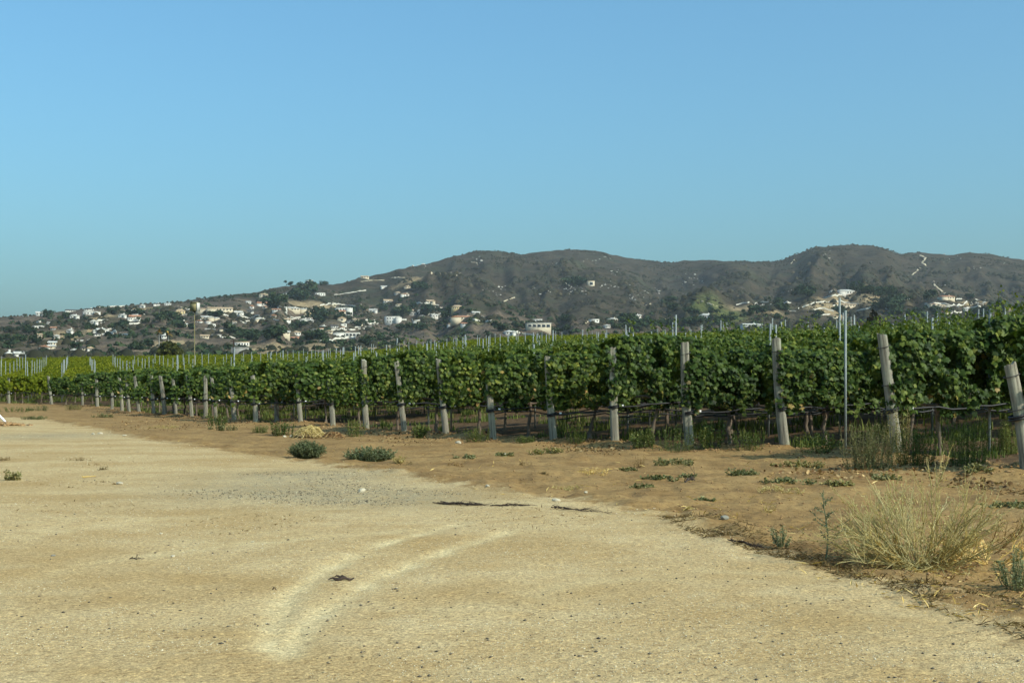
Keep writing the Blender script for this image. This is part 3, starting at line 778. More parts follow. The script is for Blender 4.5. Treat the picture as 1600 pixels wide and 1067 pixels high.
# ------------------------------------------------------------------ hillside: houses, walls, tracks, trees, boulders
def beam(mb, a, b, w, h, rot=None):
    a = np.array(a); b = np.array(b); d = b - a; L = np.linalg.norm(d[:2])
    mb.box(((a[0] + b[0]) / 2, (a[1] + b[1]) / 2, (a[2] + b[2]) / 2), (L, w, h), math.atan2(d[1], d[0]))

def roof_mesh(w, d, h, kind, over):
    mb = MB(); a, b = w / 2 + over, d / 2 + over; t = .25
    if kind == 'flat':
        mb.box((0, 0, .2), (w + .3, d + .3, .55))
        return mb
    if kind == 'gable':       # ridge along x, gable ends left and right
        V = [(-a, -b, 0), (a, -b, 0), (a, b, 0), (-a, b, 0), (-a, 0, h), (a, 0, h), (-a, -b, -t), (a, -b, -t), (a, b, -t), (-a, b, -t)]
        mb.add(V, [[0, 1, 5, 4], [2, 3, 4, 5], [0, 6, 7, 1], [2, 8, 9, 3]]); mb.add(V, [[3, 0, 4], [1, 2, 5]]); mb.add(V, [[3, 9, 6, 0], [1, 7, 8, 2], [6, 9, 8, 7]])
    elif kind == 'front':     # gable faces the front
        V = [(-a, -b, 0), (a, -b, 0), (a, b, 0), (-a, b, 0), (0, -b, h), (0, b, h), (-a, -b, -t), (a, -b, -t), (a, b, -t), (-a, b, -t)]
        mb.add(V, [[0, 4, 5, 3], [1, 2, 5, 4], [0, 3, 9, 6], [1, 7, 8, 2], [0, 6, 7, 1], [2, 8, 9, 3], [6, 9, 8, 7]]); mb.add(V, [[0, 1, 4], [2, 3, 5]])
    else:                     # hip
        k = max(0.0, a - b)
        V = [(-a, -b, 0), (a, -b, 0), (a, b, 0), (-a, b, 0), (-k, 0, h), (k, 0, h), (-a, -b, -t), (a, -b, -t), (a, b, -t), (-a, b, -t)]
        mb.add(V, [[0, 1, 5, 4], [2, 3, 4, 5], [0, 6, 7, 1], [1, 7, 8, 2], [2, 8, 9, 3], [3, 9, 6, 0], [6, 9, 8, 7]]); mb.add(V, [[3, 0, 4], [1, 2, 5]])
    return mb

def frame_mesh(w, h, mat):
    mb = MB(); t = .16 * min(w, h) / 1.4
    mb.box((0, 0, h / 2), (w + 2 * t, .1, t)); mb.box((0, 0, -h / 2), (w + 2 * t, .12, t)); mb.box((-w / 2 - t / 2, 0, 0), (t, .1, h)); mb.box((w / 2 + t / 2, 0, 0), (t, .1, h))
    return mb.mesh('window_frame', mat)
mbp = MB(); mbp.box((0, 0, 0), (1, .06, 1)); pane_me = mbp.mesh('pane', M['glass'])
_frames = {}
def add_windows(o, w, y, z0, z1, n, big=False):
    if n <= 0: return
    ww = min(w / n * (.72 if big else .42), 5.0 if big else 2.4); hh = (z1 - z0) * (.62 if big else .46)
    key = (round(ww, 1), round(hh, 1))
    if key not in _frames: _frames[key] = frame_mesh(key[0], key[1], M['white'])
    for i in range(n):
        x = -w / 2 + w * (i + .5) / n
        f = put('window', _frames[key], o, (x, y - .03, z0 + (z1 - z0) * .5))
        p = put('pane', pane_me, f, (0, .02, 0)); p.scale = (key[0], 1, key[1])

def house(px, py, wpx, hpx, wall, roof, kind, label, twist=18, wings=1, win=3, storeys=1, big=False, cat='house'):
    p = hit(px, py); k = p.y / FPX
    w = wpx * k; ht = max(2.6, hpx * k)
    o = thing('house', label, cat, (p.x, p.y, p.z - .2), R(twist), 'houses on the hillside')
    d = min(max(7.0, w * .55), 13)
    rh = 0.0 if kind == 'flat' else min(ht * .38, d * .3, 3.4)
    hw = ht - (rh * .9 if kind != 'flat' else .4)
    mb = MB(); mb.box((0, 0, hw / 2 - 3), (w, d, hw + 6))
    rb = roof_mesh(w, d, rh, kind, .5); rbV = [v + np.array([0, 0, hw + .05]) for v in rb.v]; rb.v = rbV
    if wings >= 1:
        ww = w * .42; sx = w * random.choice((-.36, .36)); dd = d * .5; wh = hw * .84
        mb.box((sx, -d / 2 - dd / 2 + .5, wh / 2 - 3), (ww, dd, wh + 6))
        r2 = roof_mesh(ww, dd, rh * .8, 'front' if kind != 'flat' else 'flat', .45)
        for v, f in zip(r2.v, r2.f): rb.v.append(v + np.array([sx, -d / 2 - dd / 2 + .5, wh + .05])); rb.f.append(f - 0 + rb.n)
        # face indices inside r2 are already offset within r2
        rb.r += r2.r; rb.n += r2.n
    if wings >= 2:
        ww = w * .5; sx = -w * .72 if random.random() < .5 else w * .72; wh = hw * .66
        mb.box((sx, d * .1, wh / 2 - 3), (ww, d * .7, wh + 6))
        r2 = roof_mesh(ww, d * .7, rh * .7, 'hip' if kind != 'flat' else 'flat', .45)
        for v, f in zip(r2.v, r2.f): rb.v.append(v + np.array([sx, d * .1, wh + .05])); rb.f.append(f + rb.n)
        rb.r += r2.r; rb.n += r2.n
    put('wall', mb.mesh('house_wall', M[wall]), o); put('roof', rb.mesh('house_roof', M[roof]), o)
    for s in range(storeys):
        z0 = hw / storeys * s; z1 = hw / storeys * (s + 1)
        add_windows(o, w * .96, -d / 2 - .05, z0, z1, win, big)
    if kind in ('gable', 'hip') and random.random() < .5:
        c = MB(); c.box((w * .22, 0, hw + rh * .8), (1.0, 1.0, 2.2)); put('chimney', c.mesh('chimney', M[wall]), o)
    return o

HOUSES = [
 (63, 493, 15, 7, 'white', 'white_roof', 'gable', 'white gabled house on the ridge at the far left', 20, 1, 3),
 (110, 487, 16, 4, 'white', 'dark_roof', 'gable', 'long low white house with dark roof on the left ridge', 20, 1, 4),
 (139, 485, 16, 3.5, 'white', 'dark_roof', 'hip', 'low dark-roofed white house on the ridge above the long white one', 15, 0, 4),
 (142, 492, 26, 6, 'white', 'white_roof', 'flat', 'long bright white flat house below the left ridge', 22, 1, 5),
 (116, 497, 15, 6, 'white', 'white_roof', 'hip', 'white and grey house left of the long white one', 18, 1, 3),
 (146, 506, 12, 7, 'white', 'white_roof', 'front', 'small white gabled house alone on the brown slope', 22, 1, 2),
 (157, 519, 13, 7, 'white', 'white_roof', 'gable', 'white house at the end of a low white wall', 25, 2, 3),
 (191, 495, 13, 5, 'white', 'white_roof', 'hip', 'pale house half hidden by trees under the white ridge wall', 15, 1, 3),
 (62, 526, 7, 3.5, 'cream', 'tan_roof', 'gable', 'tiny tan house in the left trees', 20, 0, 2),
 (88, 528, 9, 6, 'white', 'white_roof', 'front', 'small white gabled house left of a dark round tree', 20, 1, 2),
 (29, 557, 15, 6, 'white', 'white_roof', 'gable', 'white house just above the far left vines', 25, 1, 3),
 (13, 557, 8, 4, 'white', 'white_roof', 'hip', 'low white house at the far left edge above the vines', 25, 0, 2),
 (222, 480, 8, 5, 'white', 'white_roof', 'front', 'small white house on the ridge beside the white wall', 20, 1, 2),
 (245, 477, 11, 3.5, 'white', 'dark_roof', 'hip', 'dark-roofed white house on the left skyline', 15, 1, 3),
 (262, 477, 11, 3.5, 'white', 'white_roof', 'gable', 'white house on the skyline right of the dark-roofed one', 15, 0, 3),
 (211, 499, 19, 8, 'white', 'terracotta', 'gable', 'white villa with tall white piers and red-brown roof', 12, 1, 5, 2),
 (281, 491, 16, 9, 'yellow', 'tan_roof', 'hip', 'cream house behind dark trees left of the box on its pole', 25, 1, 3, 2),
 (296, 487, 9, 5, 'white', 'white_roof', 'front', 'small white gable beside the box on its pole', 20, 0, 1),
 (344, 486, 42, 7, 'cream', 'tan_roof', 'gable', 'big cream mansion spread over terraces right of the box on its pole', 15, 2, 7),
 (320, 499, 26, 6, 'cream', 'white_roof', 'hip', 'cream house with two low wings behind the pole', 15, 2, 3),
 (372, 492, 14, 7, 'white', 'white_roof', 'gable', 'white house at the top of a sloping white wall', 20, 1, 3),
 (332, 512, 8, 7, 'white', 'white_roof', 'flat', 'narrow white building with two upright bays', 25, 0, 2),
 (320, 528, 14, 4, 'cream', 'tan_roof', 'gable', 'low cream house at the start of a long white row', 10, 0, 3),
 (338, 528, 16, 4, 'white', 'white_roof', 'flat', 'low white house in the middle of a long white row', 10, 0, 3),
 (256, 528, 9, 4, 'white', 'white_roof', 'hip', 'white house behind the round olive tree', 15, 0, 2),
 (378, 540, 24, 7, 'white', 'tan_roof', 'flat', 'white building with a row of arches above the grey shed', 15, 0, 5),
 (375, 553, 30, 12, 'grey', 'grey', 'flat', 'plain grey block shed just above the vines', 10, 0, 0, 1, False, 'shed'),
 (388, 474, 8, 4, 'white', 'white_roof', 'gable', 'small white house high on the left slope', 20, 0, 2),
 (393, 482, 7, 6, 'white', 'terracotta', 'front', 'small white gable with a reddish roof', 20, 0, 1),
 (484, 444, 11, 7, 'white', 'white_roof', 'flat', 'square white house alone on the skyline', 20, 0, 2),
 (411, 463, 14, 5, 'cream', 'tan_roof', 'hip', 'cream house under the skyline with hipped roof', 15, 1, 3),
 (450, 462, 18, 7, 'white', 'dark_roof', 'hip', 'white house with dark roof beside big trees', 15, 1, 3),
 (500, 462, 17, 5, 'white', 'white_roof', 'flat', 'long cream-white house right of the big trees', 15, 0, 4),
 (456, 485, 26, 6, 'cream', 'white_roof', 'hip', 'long cream house with pale roof above the yellow villa', 15, 2, 5),
 (485, 493, 22, 9, 'yellow', 'tan_roof', 'hip', 'two-storey yellow villa with tan roof', 15, 1, 4, 2),
 (536, 487, 26, 7, 'white', 'white_roof', 'flat', 'large bright white house below the pale drive', 15, 1, 5),
 (410, 478, 18, 7, 'white', 'terracotta', 'gable', 'white house with a red roof at the trees', 15, 1, 3),
 (405, 502, 15, 7, 'cream', 'white_roof', 'front', 'cream house with big pale gable', 20, 1, 2),
 (447, 502, 15, 5, 'white', 'tan_roof', 'gable', 'white house under the yellow villa at its left', 18, 0, 3),
 (473, 503, 11, 6, 'white', 'white_roof', 'front', 'white gabled house directly under the yellow villa', 20, 1, 2),
 (486, 503, 10, 4, 'white', 'white_roof', 'hip', 'low white house right of the white gable', 20, 0, 2),
 (534, 502, 15, 8, 'cream', 'tan_roof', 'front', 'cream house with a broad front gable and dark doorway', 10, 0, 1),
 (556, 507, 18, 5, 'cream', 'tan_roof', 'gable', 'cream house with tan roof above the terraces', 15, 1, 4),
 (504, 512, 11, 4, 'white', 'white_roof', 'hip', 'small white hipped house among trees', 15, 0, 2),
 (522, 512, 13, 5, 'white', 'dark_roof', 'gable', 'white house with dark window bays among trees', 15, 0, 3),
 (440, 522, 28, 5, 'cream', 'white_roof', 'gable', 'long low cream house left of the arched white villa', 12, 0, 5),
 (463, 523, 14, 7, 'white', 'tan_roof', 'hip', 'white house above the arched villa', 15, 0, 3),
 (466, 534, 30, 9, 'white', 'terracotta', 'gable', 'white villa with red roof and arches close above the vines', 12, 1, 6),
 (542, 526, 44, 7, 'white', 'white_roof', 'flat', 'long modern white house with dark glazed bays', 10, 1, 7, 1, True),
 (570, 434.5, 14, 4, 'cream', 'tan_roof', 'gable', 'cream house near the skyline at the top of a pale track', 10, 0, 3),
 (600, 450, 11, 4, 'white', 'white_roof', 'gable', 'white house alone on the upper slope', 15, 1, 2),
 (636, 450, 10, 4, 'cream', 'tan_roof', 'hip', 'small tan-roofed house alone on the upper slope', 15, 0, 2),
 (613, 505, 25, 12, 'white', 'white_roof', 'flat', 'stepped white villa of several levels', 15, 2, 5, 2),
 (606, 474, 15, 7, 'white', 'tan_roof', 'gable', 'white and cream house above the stepped villa', 15, 1, 3),
 (625, 478, 16, 4, 'cream', 'tan_roof', 'hip', 'cream house right of the white and cream one', 15, 0, 3),
 (672, 474, 13, 6, 'cream', 'tan_roof', 'gable', 'tan-roofed house behind a curved pale wall', 15, 1, 3),
 (657, 488, 10, 6, 'white', 'white_roof', 'front', 'white gabled house right of big dark trees', 15, 0, 2),
 (678, 495, 12, 5, 'white', 'white_roof', 'gable', 'white house with white slanting roof on the slope', 30, 0, 2),
 (655, 505, 21, 6, 'white', 'white_roof', 'front', 'low white house with a wide white roof', 15, 1, 3),
 (643, 493, 16, 6, 'grey', 'grey', 'flat', 'grey-brown house half hidden by a dark tree', 15, 0, 3),
 (714, 484, 19, 8, 'yellow', 'tan_roof', 'hip', 'yellow house with tan hipped roof over dark shrubs', 12, 0, 5),
 (743, 491, 13, 5, 'white', 'white_roof', 'gable', 'pale house right of the yellow one', 15, 0, 3),
 (723, 500, 40, 8, 'cream', 'terracotta', 'hip', 'long cream villa with terracotta roof above the green lawn', 10, 1, 8),
 (727, 508, 15, 5, 'white', 'terracotta', 'gable', 'small white outbuilding at the edge of the green lawn', 12, 0, 3),
 (704, 509, 11, 5, 'white', 'tan_roof', 'front', 'small pale hut left of the outbuilding by the lawn', 12, 0, 1),
 (795, 523, 15, 8, 'white', 'white_roof', 'hip', 'white house at the valley edge below the boulder slope', 20, 1, 3),
 (923, 447, 12, 9, 'cream', 'tan_roof', 'flat', 'square cream house with a dark arch among pale boulders', 12, 0, 1, 1, True),
 (841, 513, 42, 9, 'cream', 'white_roof', 'flat', 'wide cream building with large dark openings under construction', 6, 0, 5, 1, True),
 (839, 503, 17, 5, 'white', 'white_roof', 'flat', 'upper white block behind the wide cream building', 6, 0, 3, 1, True),
 (992, 495, 20, 4.5, 'white', 'white_roof', 'gable', 'low white house alone at the foot of the brown mound', 12, 0, 4),
 (948, 512, 9, 4, 'white', 'white_roof', 'hip', 'small white house in the valley right of the cream building', 15, 0, 2),
 (1103, 498, 21, 9, 'white', 'white_roof', 'hip', 'white house with dark windows under the green mound', 10, 1, 4),
 (1172, 510, 30, 4.5, 'white', 'white_roof', 'gable', 'long low white house just above the vines', 12, 1, 4),
 (1320, 459.5, 30, 8, 'white', 'white_roof', 'hip', 'white mansion crowning the tan mound beside tall palms', 10, 2, 6),
 (1318, 479, 46, 5, 'cream', 'tan_roof', 'gable', 'long cream building on the terrace below the mansion', 8, 0, 9),
 (1303, 497, 10, 5, 'cream', 'tan_roof', 'front', 'small cream hut low on the right slope', 10, 0, 1),
 (1412, 467, 18, 5, 'white', 'grey', 'hip', 'grey-roofed house with a white chimney behind dark trees', 10, 0, 4),
 (1478, 467, 26, 6, 'cream', 'terracotta', 'hip', 'cream house with terracotta roof at the foot of the pale track', 12, 1, 5),
 (1482, 489, 9, 4, 'white', 'white_roof', 'hip', 'small white house among trees at right, above the vines', 12, 0, 2),
 (1509, 485, 9, 4, 'white', 'white_roof', 'gable', 'small white house below the curving pale wall', 12, 0, 2),
 (1446, 493, 7, 5, 'white', 'white_roof', 'front', 'tiny white house low among the right trees', 12, 0, 1),
]
for h in HOUSES: house(h[0], h[1], h[2] * .9, h[3] * .88, *h[4:])
PACKED = [(450, 492, 60, 16, 8, 'small pale house packed among the middle terraces', 'small houses of the middle terraces'), (560, 506, 36, 12, 7, 'small pale house on the terraces right of the long modern house', 'small houses right of the modern house'), (500, 519, 50, 8, 6, 'small pale house low on the middle slope near the arched villa', 'small houses near the arched villa'),
          (632, 491, 26, 12, 5, 'small pale house around the stepped white villa', 'small houses around the stepped villa'), (700, 494, 36, 8, 4, 'small pale house near the terracotta villa', 'small houses near the terracotta villa'), (345, 505, 50, 14, 6, 'small pale house scattered below the cream mansion', 'small houses below the cream mansion'), (225, 491, 55, 8, 5, 'small pale house near the left ridge villa', 'small houses near the ridge villa'),
          (105, 516, 55, 10, 6, 'small pale house scattered on the far left slope', 'small houses on the far left slope'), (100, 545, 60, 5, 6, 'small pale house low in the trees above the left vines', 'small houses above the left vines'), (620, 463, 40, 6, 3, 'tiny pale house on the upper middle slope', 'tiny houses on the upper slope'), (1430, 482, 50, 6, 4, 'small pale house among the right trees', 'small houses among the right trees'), (960, 505, 40, 5, 3, 'tiny pale house in the valley middle', 'tiny houses in the valley')]
for x, y, sx, sy, n, lab, grp in PACKED:
    for q in range(n):
        h = house(x + random.gauss(0, sx * .6), y + random.gauss(0, sy * .6), random.uniform(7, 14), random.uniform(3, 5), random.choice(('white', 'cream', 'cream', 'white', 'grey')), random.choice(('tan_roof', 'white_roof', 'grey', 'terracotta', 'dark_roof')), random.choice(('gable', 'hip', 'flat', 'front')), lab, random.uniform(0, 30), random.choice((0, 1)), random.choice((2, 3)))
        h['group'] = grp

def drape(name, pts, label, cat, mat, thick_px, height, kind=None, group=None, step=2.0):
    """a wall or a track that follows the terrain through the given picture points"""
    P = []
    for (x0, y0), (x1, y1) in zip(pts[:-1], pts[1:]):
        n = max(2, int(math.hypot(x1 - x0, y1 - y0) / step))
        for q in range(n): P.append(hit(x0 + (x1 - x0) * q / n, y0 + (y1 - y0) * q / n))
    P.append(hit(*pts[-1]))
    P = np.array(P)
    if len(P) > 4:      # even out the jumps in depth so that the strip runs smoothly
        for _ in range(4): P[1:-1] = (P[:-2] + 2 * P[1:-1] + P[2:]) / 4
    d = np.gradient(P[:, :2], axis=0); d /= np.linalg.norm(d, axis=1)[:, None] + 1e-9
    nrm = np.stack([-d[:, 1], d[:, 0]], -1)
    mb = MB(); n = len(P)
    w = thick_px / 2 * (P[:, 1] / FPX if thick_px < 50 else 1)
    Lf = P[:, :2] + nrm * w[:, None]; Rt = P[:, :2] - nrm * w[:, None]
    zl = ground_z(Lf[:, 0], Lf[:, 1]); zr = ground_z(Rt[:, 0], Rt[:, 1]); zt = np.maximum(zl, zr) + height if height > .7 else None
    tl = zt if zt is not None else zl + height; tr = zt if zt is not None else zr + height
    A = np.column_stack([Lf, tl]); B = np.column_stack([Rt, tr]); C = np.column_stack([Rt, zr - 1.5]); D = np.column_stack([Lf, zl - 1.5])
    V = np.stack([A, B, C, D], 1).reshape(-1, 3)
    i = np.arange(n - 1)[:, None] * 4; j = np.arange(4)[None]; j2 = (j + 1) % 4
    mb.add(V, np.stack([i + j, i + 4 + j, i + 4 + j2, i + j2], -1).reshape(-1, 4)); mb.add(V[:4], [[0, 1, 2, 3]]); mb.add(V[-4:], [[3, 2, 1, 0]])
    o = put(name, mb.mesh(name, M[mat]))
    if kind: o['kind'] = kind
    else: tag(o, label, cat, group, 'thing')
    return o

WALLS = [
 ([(37, 507), (60, 505), (92, 501)], 'long white retaining wall on the far left slope', 2.2), ([(105, 503), (118, 502)], 'short white wall right of the long far left wall', 2.0),
 ([(155, 480.5), (200, 478.5)], 'white wall along the skyline at left', 2.0), ([(165, 520), (182, 520)], 'low white wall right of the white house with piers', 2.2), ([(198, 486), (217, 485)], 'white wall below the left ridge', 2.4),
 ([(370, 494), (385, 497), (402, 501)], 'white wall sloping down beside the white house', 2.5), ([(345, 528), (370, 528)], 'thin white wall ending the long white row', 1.8), ([(373, 502), (387, 507)], 'short pale wall under the sloping white wall', 2.0),
 ([(482, 515.5), (505, 515.5)], 'white terrace wall left of the dark trees', 2.5), ([(511, 516.5), (555, 516.5)], 'white terrace wall above the long modern house', 2.5),
 ([(500, 533), (514, 527)], 'white drive wall rising to the modern house', 2.2), ([(514, 533), (524, 530), (556, 528)], 'white wall in front of the modern house', 2.2),
 ([(500, 478), (520, 475), (540, 477), (566, 480)], 'white wall along the pale drive on the middle slope', 2.2), ([(522, 461.5), (545, 458), (572, 454)], 'pale wall climbing through shrubs to the upper slope', 1.6),
 ([(650, 475), (668, 475), (686, 477.5)], 'curved pale wall in front of the tan-roofed house', 2.2), ([(735, 501), (772, 504)], 'pale wall running right of the terracotta villa', 2.2), ([(680, 483), (705, 483.5)], 'white wall left of the yellow house', 2.0),
 ([(1150, 477.5), (1162, 474), (1200, 472.5), (1236, 474)], 'long pale wall with stony bank right of the green mound', 2.0), ([(1296, 458.5), (1304, 455.5)], 'short white wall left of the mansion', 3.0),
 ([(1247, 483), (1275, 473), (1310, 471.5), (1342, 476)], 'long pale wall sweeping across the mound below the mansion', 2.0), ([(1270, 485), (1284, 482), (1303, 487)], 'pale wall under the long cream building', 2.0),
 ([(1273, 493), (1297, 492)], 'low pale wall at the foot of the right mound', 1.8), ([(1325, 489), (1345, 485), (1357, 484), (1360, 481)], 'pale fence wall by the brown tree at right', 2.0),
 ([(1287, 466), (1316, 461)], 'pale wall just below the mansion', 2.0), ([(1473, 468.5), (1503, 467.5)], 'pale wall in front of the terracotta-roofed house', 2.0),
 ([(1445, 476), (1470, 474.5), (1488, 478.5), (1505, 478), (1522, 468.5), (1540, 470)], 'curving pale wall over the low right mound', 2.2), ([(1456, 485), (1468, 480), (1484, 480)], 'lower pale wall under the curving wall', 2.2), ([(1490, 489), (1515, 488.5)], 'thin white wall low above the right vines', 1.8),
 ([(803, 519.5), (823, 523), (844, 529.5)], 'white wall beside the drive below the cream building', 2.4),
]
for pts, lab, h in WALLS: drape('retaining_wall', pts, lab, 'wall', 'wall', .5, h * .62, None, 'pale retaining walls on the hillside')
for x, y, sx, sy, n, lab, grp in [(450, 495, 70, 16, 13, 'short pale terrace wall among the packed middle houses', 'terrace walls of the middle slope'), (560, 508, 40, 14, 7, 'short pale terrace wall right of the modern house', 'terrace walls right of the modern house'), (330, 500, 55, 14, 7, 'short pale terrace wall below the cream mansion', 'terrace walls below the mansion'), (160, 505, 80, 16, 9, 'short pale terrace wall on the far left slope', 'terrace walls of the far left slope'), (680, 490, 60, 12, 7, 'short pale terrace wall near the yellow house', 'terrace walls near the yellow house'), (1300, 484, 50, 8, 2, 'short pale terrace wall under the mansion', 'terrace walls under the mansion'), (1490, 480, 50, 6, 3, 'short pale terrace wall on the low right mound', 'terrace walls of the right mound')]:
    for q in range(n):
        x0 = x + random.gauss(0, sx * .6); y0 = y + random.gauss(0, sy * .6); L = random.uniform(8, 26); sl = random.gauss(0, .07)
        drape('retaining_wall', [(x0, y0), (x0 + L * .5, y0 + sl * L * .5 + random.gauss(0, .4)), (x0 + L, y0 + sl * L)], lab, 'wall', 'wall', .5, random.uniform(.8, 1.4), None, grp)
TRACKS = [([(875, 436.5), (882, 441), (890, 447)], 1.6), ([(1437, 399), (1447, 403), (1440, 410), (1447, 415.5)], 3.2), ([(1437, 419), (1432, 424), (1425, 430)], 2.6), ([(1458, 440), (1464, 449), (1479, 461)], 3.4),
          ([(781, 474), (790, 470), (806, 464)], 1.6), ([(674, 428), (692, 426), (705, 427)], 1.8), ([(702, 436), (706, 430)], 1.4), ([(712, 432), (720, 427)], 1.6), ([(1236, 412), (1241, 406)], 2.0), ([(735, 410), (745, 410), (746, 414)], 1.2),
          ([(564, 440), (580, 438), (600, 438)], 2.0), ([(612, 434), (632, 434)], 2.4), ([(278, 478), (290, 482), (293, 487)], 2.6), ([(317, 476), (337, 479)], 2.2), ([(523, 473), (521, 478)], 6), ([(912, 508), (919, 502)], 2.4), ([(1096, 471), (1122, 479)], 1.2), ([(1009, 477), (1016, 475)], 3), ([(1035, 505), (1040, 499)], 2)]
for pts, w in TRACKS: drape('dirt_track', pts, None, None, 'track', w, .35, 'structure', None, 1.0)

# trees of the hills and the valley
def crown_mesh(seed, mat, n=230, flat=1.0, cols=False, leaf=.16, dome=False):
    g = np.random.default_rng(3000 + seed); mb = MB()
    k = 30 if dome else 9; C = g.normal(0, .30, (k, 3)) * (1, 1, .75) + (0, 0, .52); C[:, 2] = np.clip(C[:, 2], .2, .85)
    rad = g.uniform(.20, .38, k)
    if dome:
        aa = g.uniform(0, 6.283, k); rr_ = np.sqrt(g.random(k)) * .42; C = np.stack([np.cos(aa) * rr_, np.sin(aa) * rr_, .18 + np.sqrt(np.clip(.2 - rr_ ** 2, 0, 1)) * 1.35 * g.uniform(.35, 1, k)], -1); rad = g.uniform(.10, .19, k)
    if cols: C = np.stack([g.normal(0, .05, k), g.normal(0, .05, k), np.linspace(.1, .92, k)], -1); rad = np.interp(C[:, 2], [0, .4, 1], [.15, .20, .06])
    w = g.integers(0, k, n); d = g.normal(size=(n, 3)); d /= np.linalg.norm(d, axis=1)[:, None]
    P = C[w] + d * rad[w][:, None] * g.uniform(.6, 1.08, n)[:, None]
    P[:, 2] = np.maximum(P[:, 2] * flat, .03)
    rnd = np.clip(.45 + .28 * g.normal(size=n) + .12 * g.normal(size=k)[w], 0, 1)
    T = np.array([(-.5, -.5, 0), (.5, -.35, .2), (.45, .5, -.1), (-.4, .55, .15)])
    nr = d + g.normal(0, .45, (n, 3))
    mb.scatter(T, np.array([[0, 1, 2, 3]]), P, rot_from(nr, g.normal(size=(n, 3))), leaf * g.uniform(.6, 1.5, n) * (.55 if cols else 1), rnd)
    return mb.mesh('tree_crown', mat)
def trunk_plain(h, r, mat):
    mb = MB(); q = np.linspace(0, 1, 5)
    mb.tube(np.stack([.03 * np.sin(q * 4) * h, 0 * q, -.5 + (h + .5) * q], -1), np.linspace(r, r * .6, 5), 6)
    mb.tube(np.array([(0, 0, h * .6), (.12 * h, .05, h * .85), (.3 * h, .1, h * 1.15)]), [r * .5, r * .35, r * .2], 5)
    mb.tube(np.array([(0, 0, h * .55), (-.12 * h, -.05, h * .85), (-.28 * h, -.1, h * 1.2)]), [r * .5, r * .35, r * .2], 5)
    return mb.mesh('tree_trunk', mat)
crowns = [crown_mesh(s, M['tree']) for s in range(6)]; slim = [crown_mesh(20 + s, M['tree'], 150, 1, True) for s in range(3)]
brush_c = [crown_mesh(30 + s, M['brush'], 90, .75, False, .24) for s in range(4)]
tr_me = trunk_plain(.4, .05, M['dark_bark'])
def tree(px, py, hpx, label, group, kindm='round', cat='tree', name='hillside_tree', mat=None, wide=1.0):
    p = hit(px, py); s = hpx * p.y / FPX
    o = thing(name, label, cat, (p.x, p.y, p.z - .3), random.uniform(0, 6.28), group)
    c = put('crown', random.choice(crowns if kindm == 'round' else slim), o); c.scale = (s * wide * random.uniform(.9, 1.2), s * wide * random.uniform(.9, 1.2), s)
    t = put('trunk', tr_me, o); t.scale = (s, s, s)
    return o
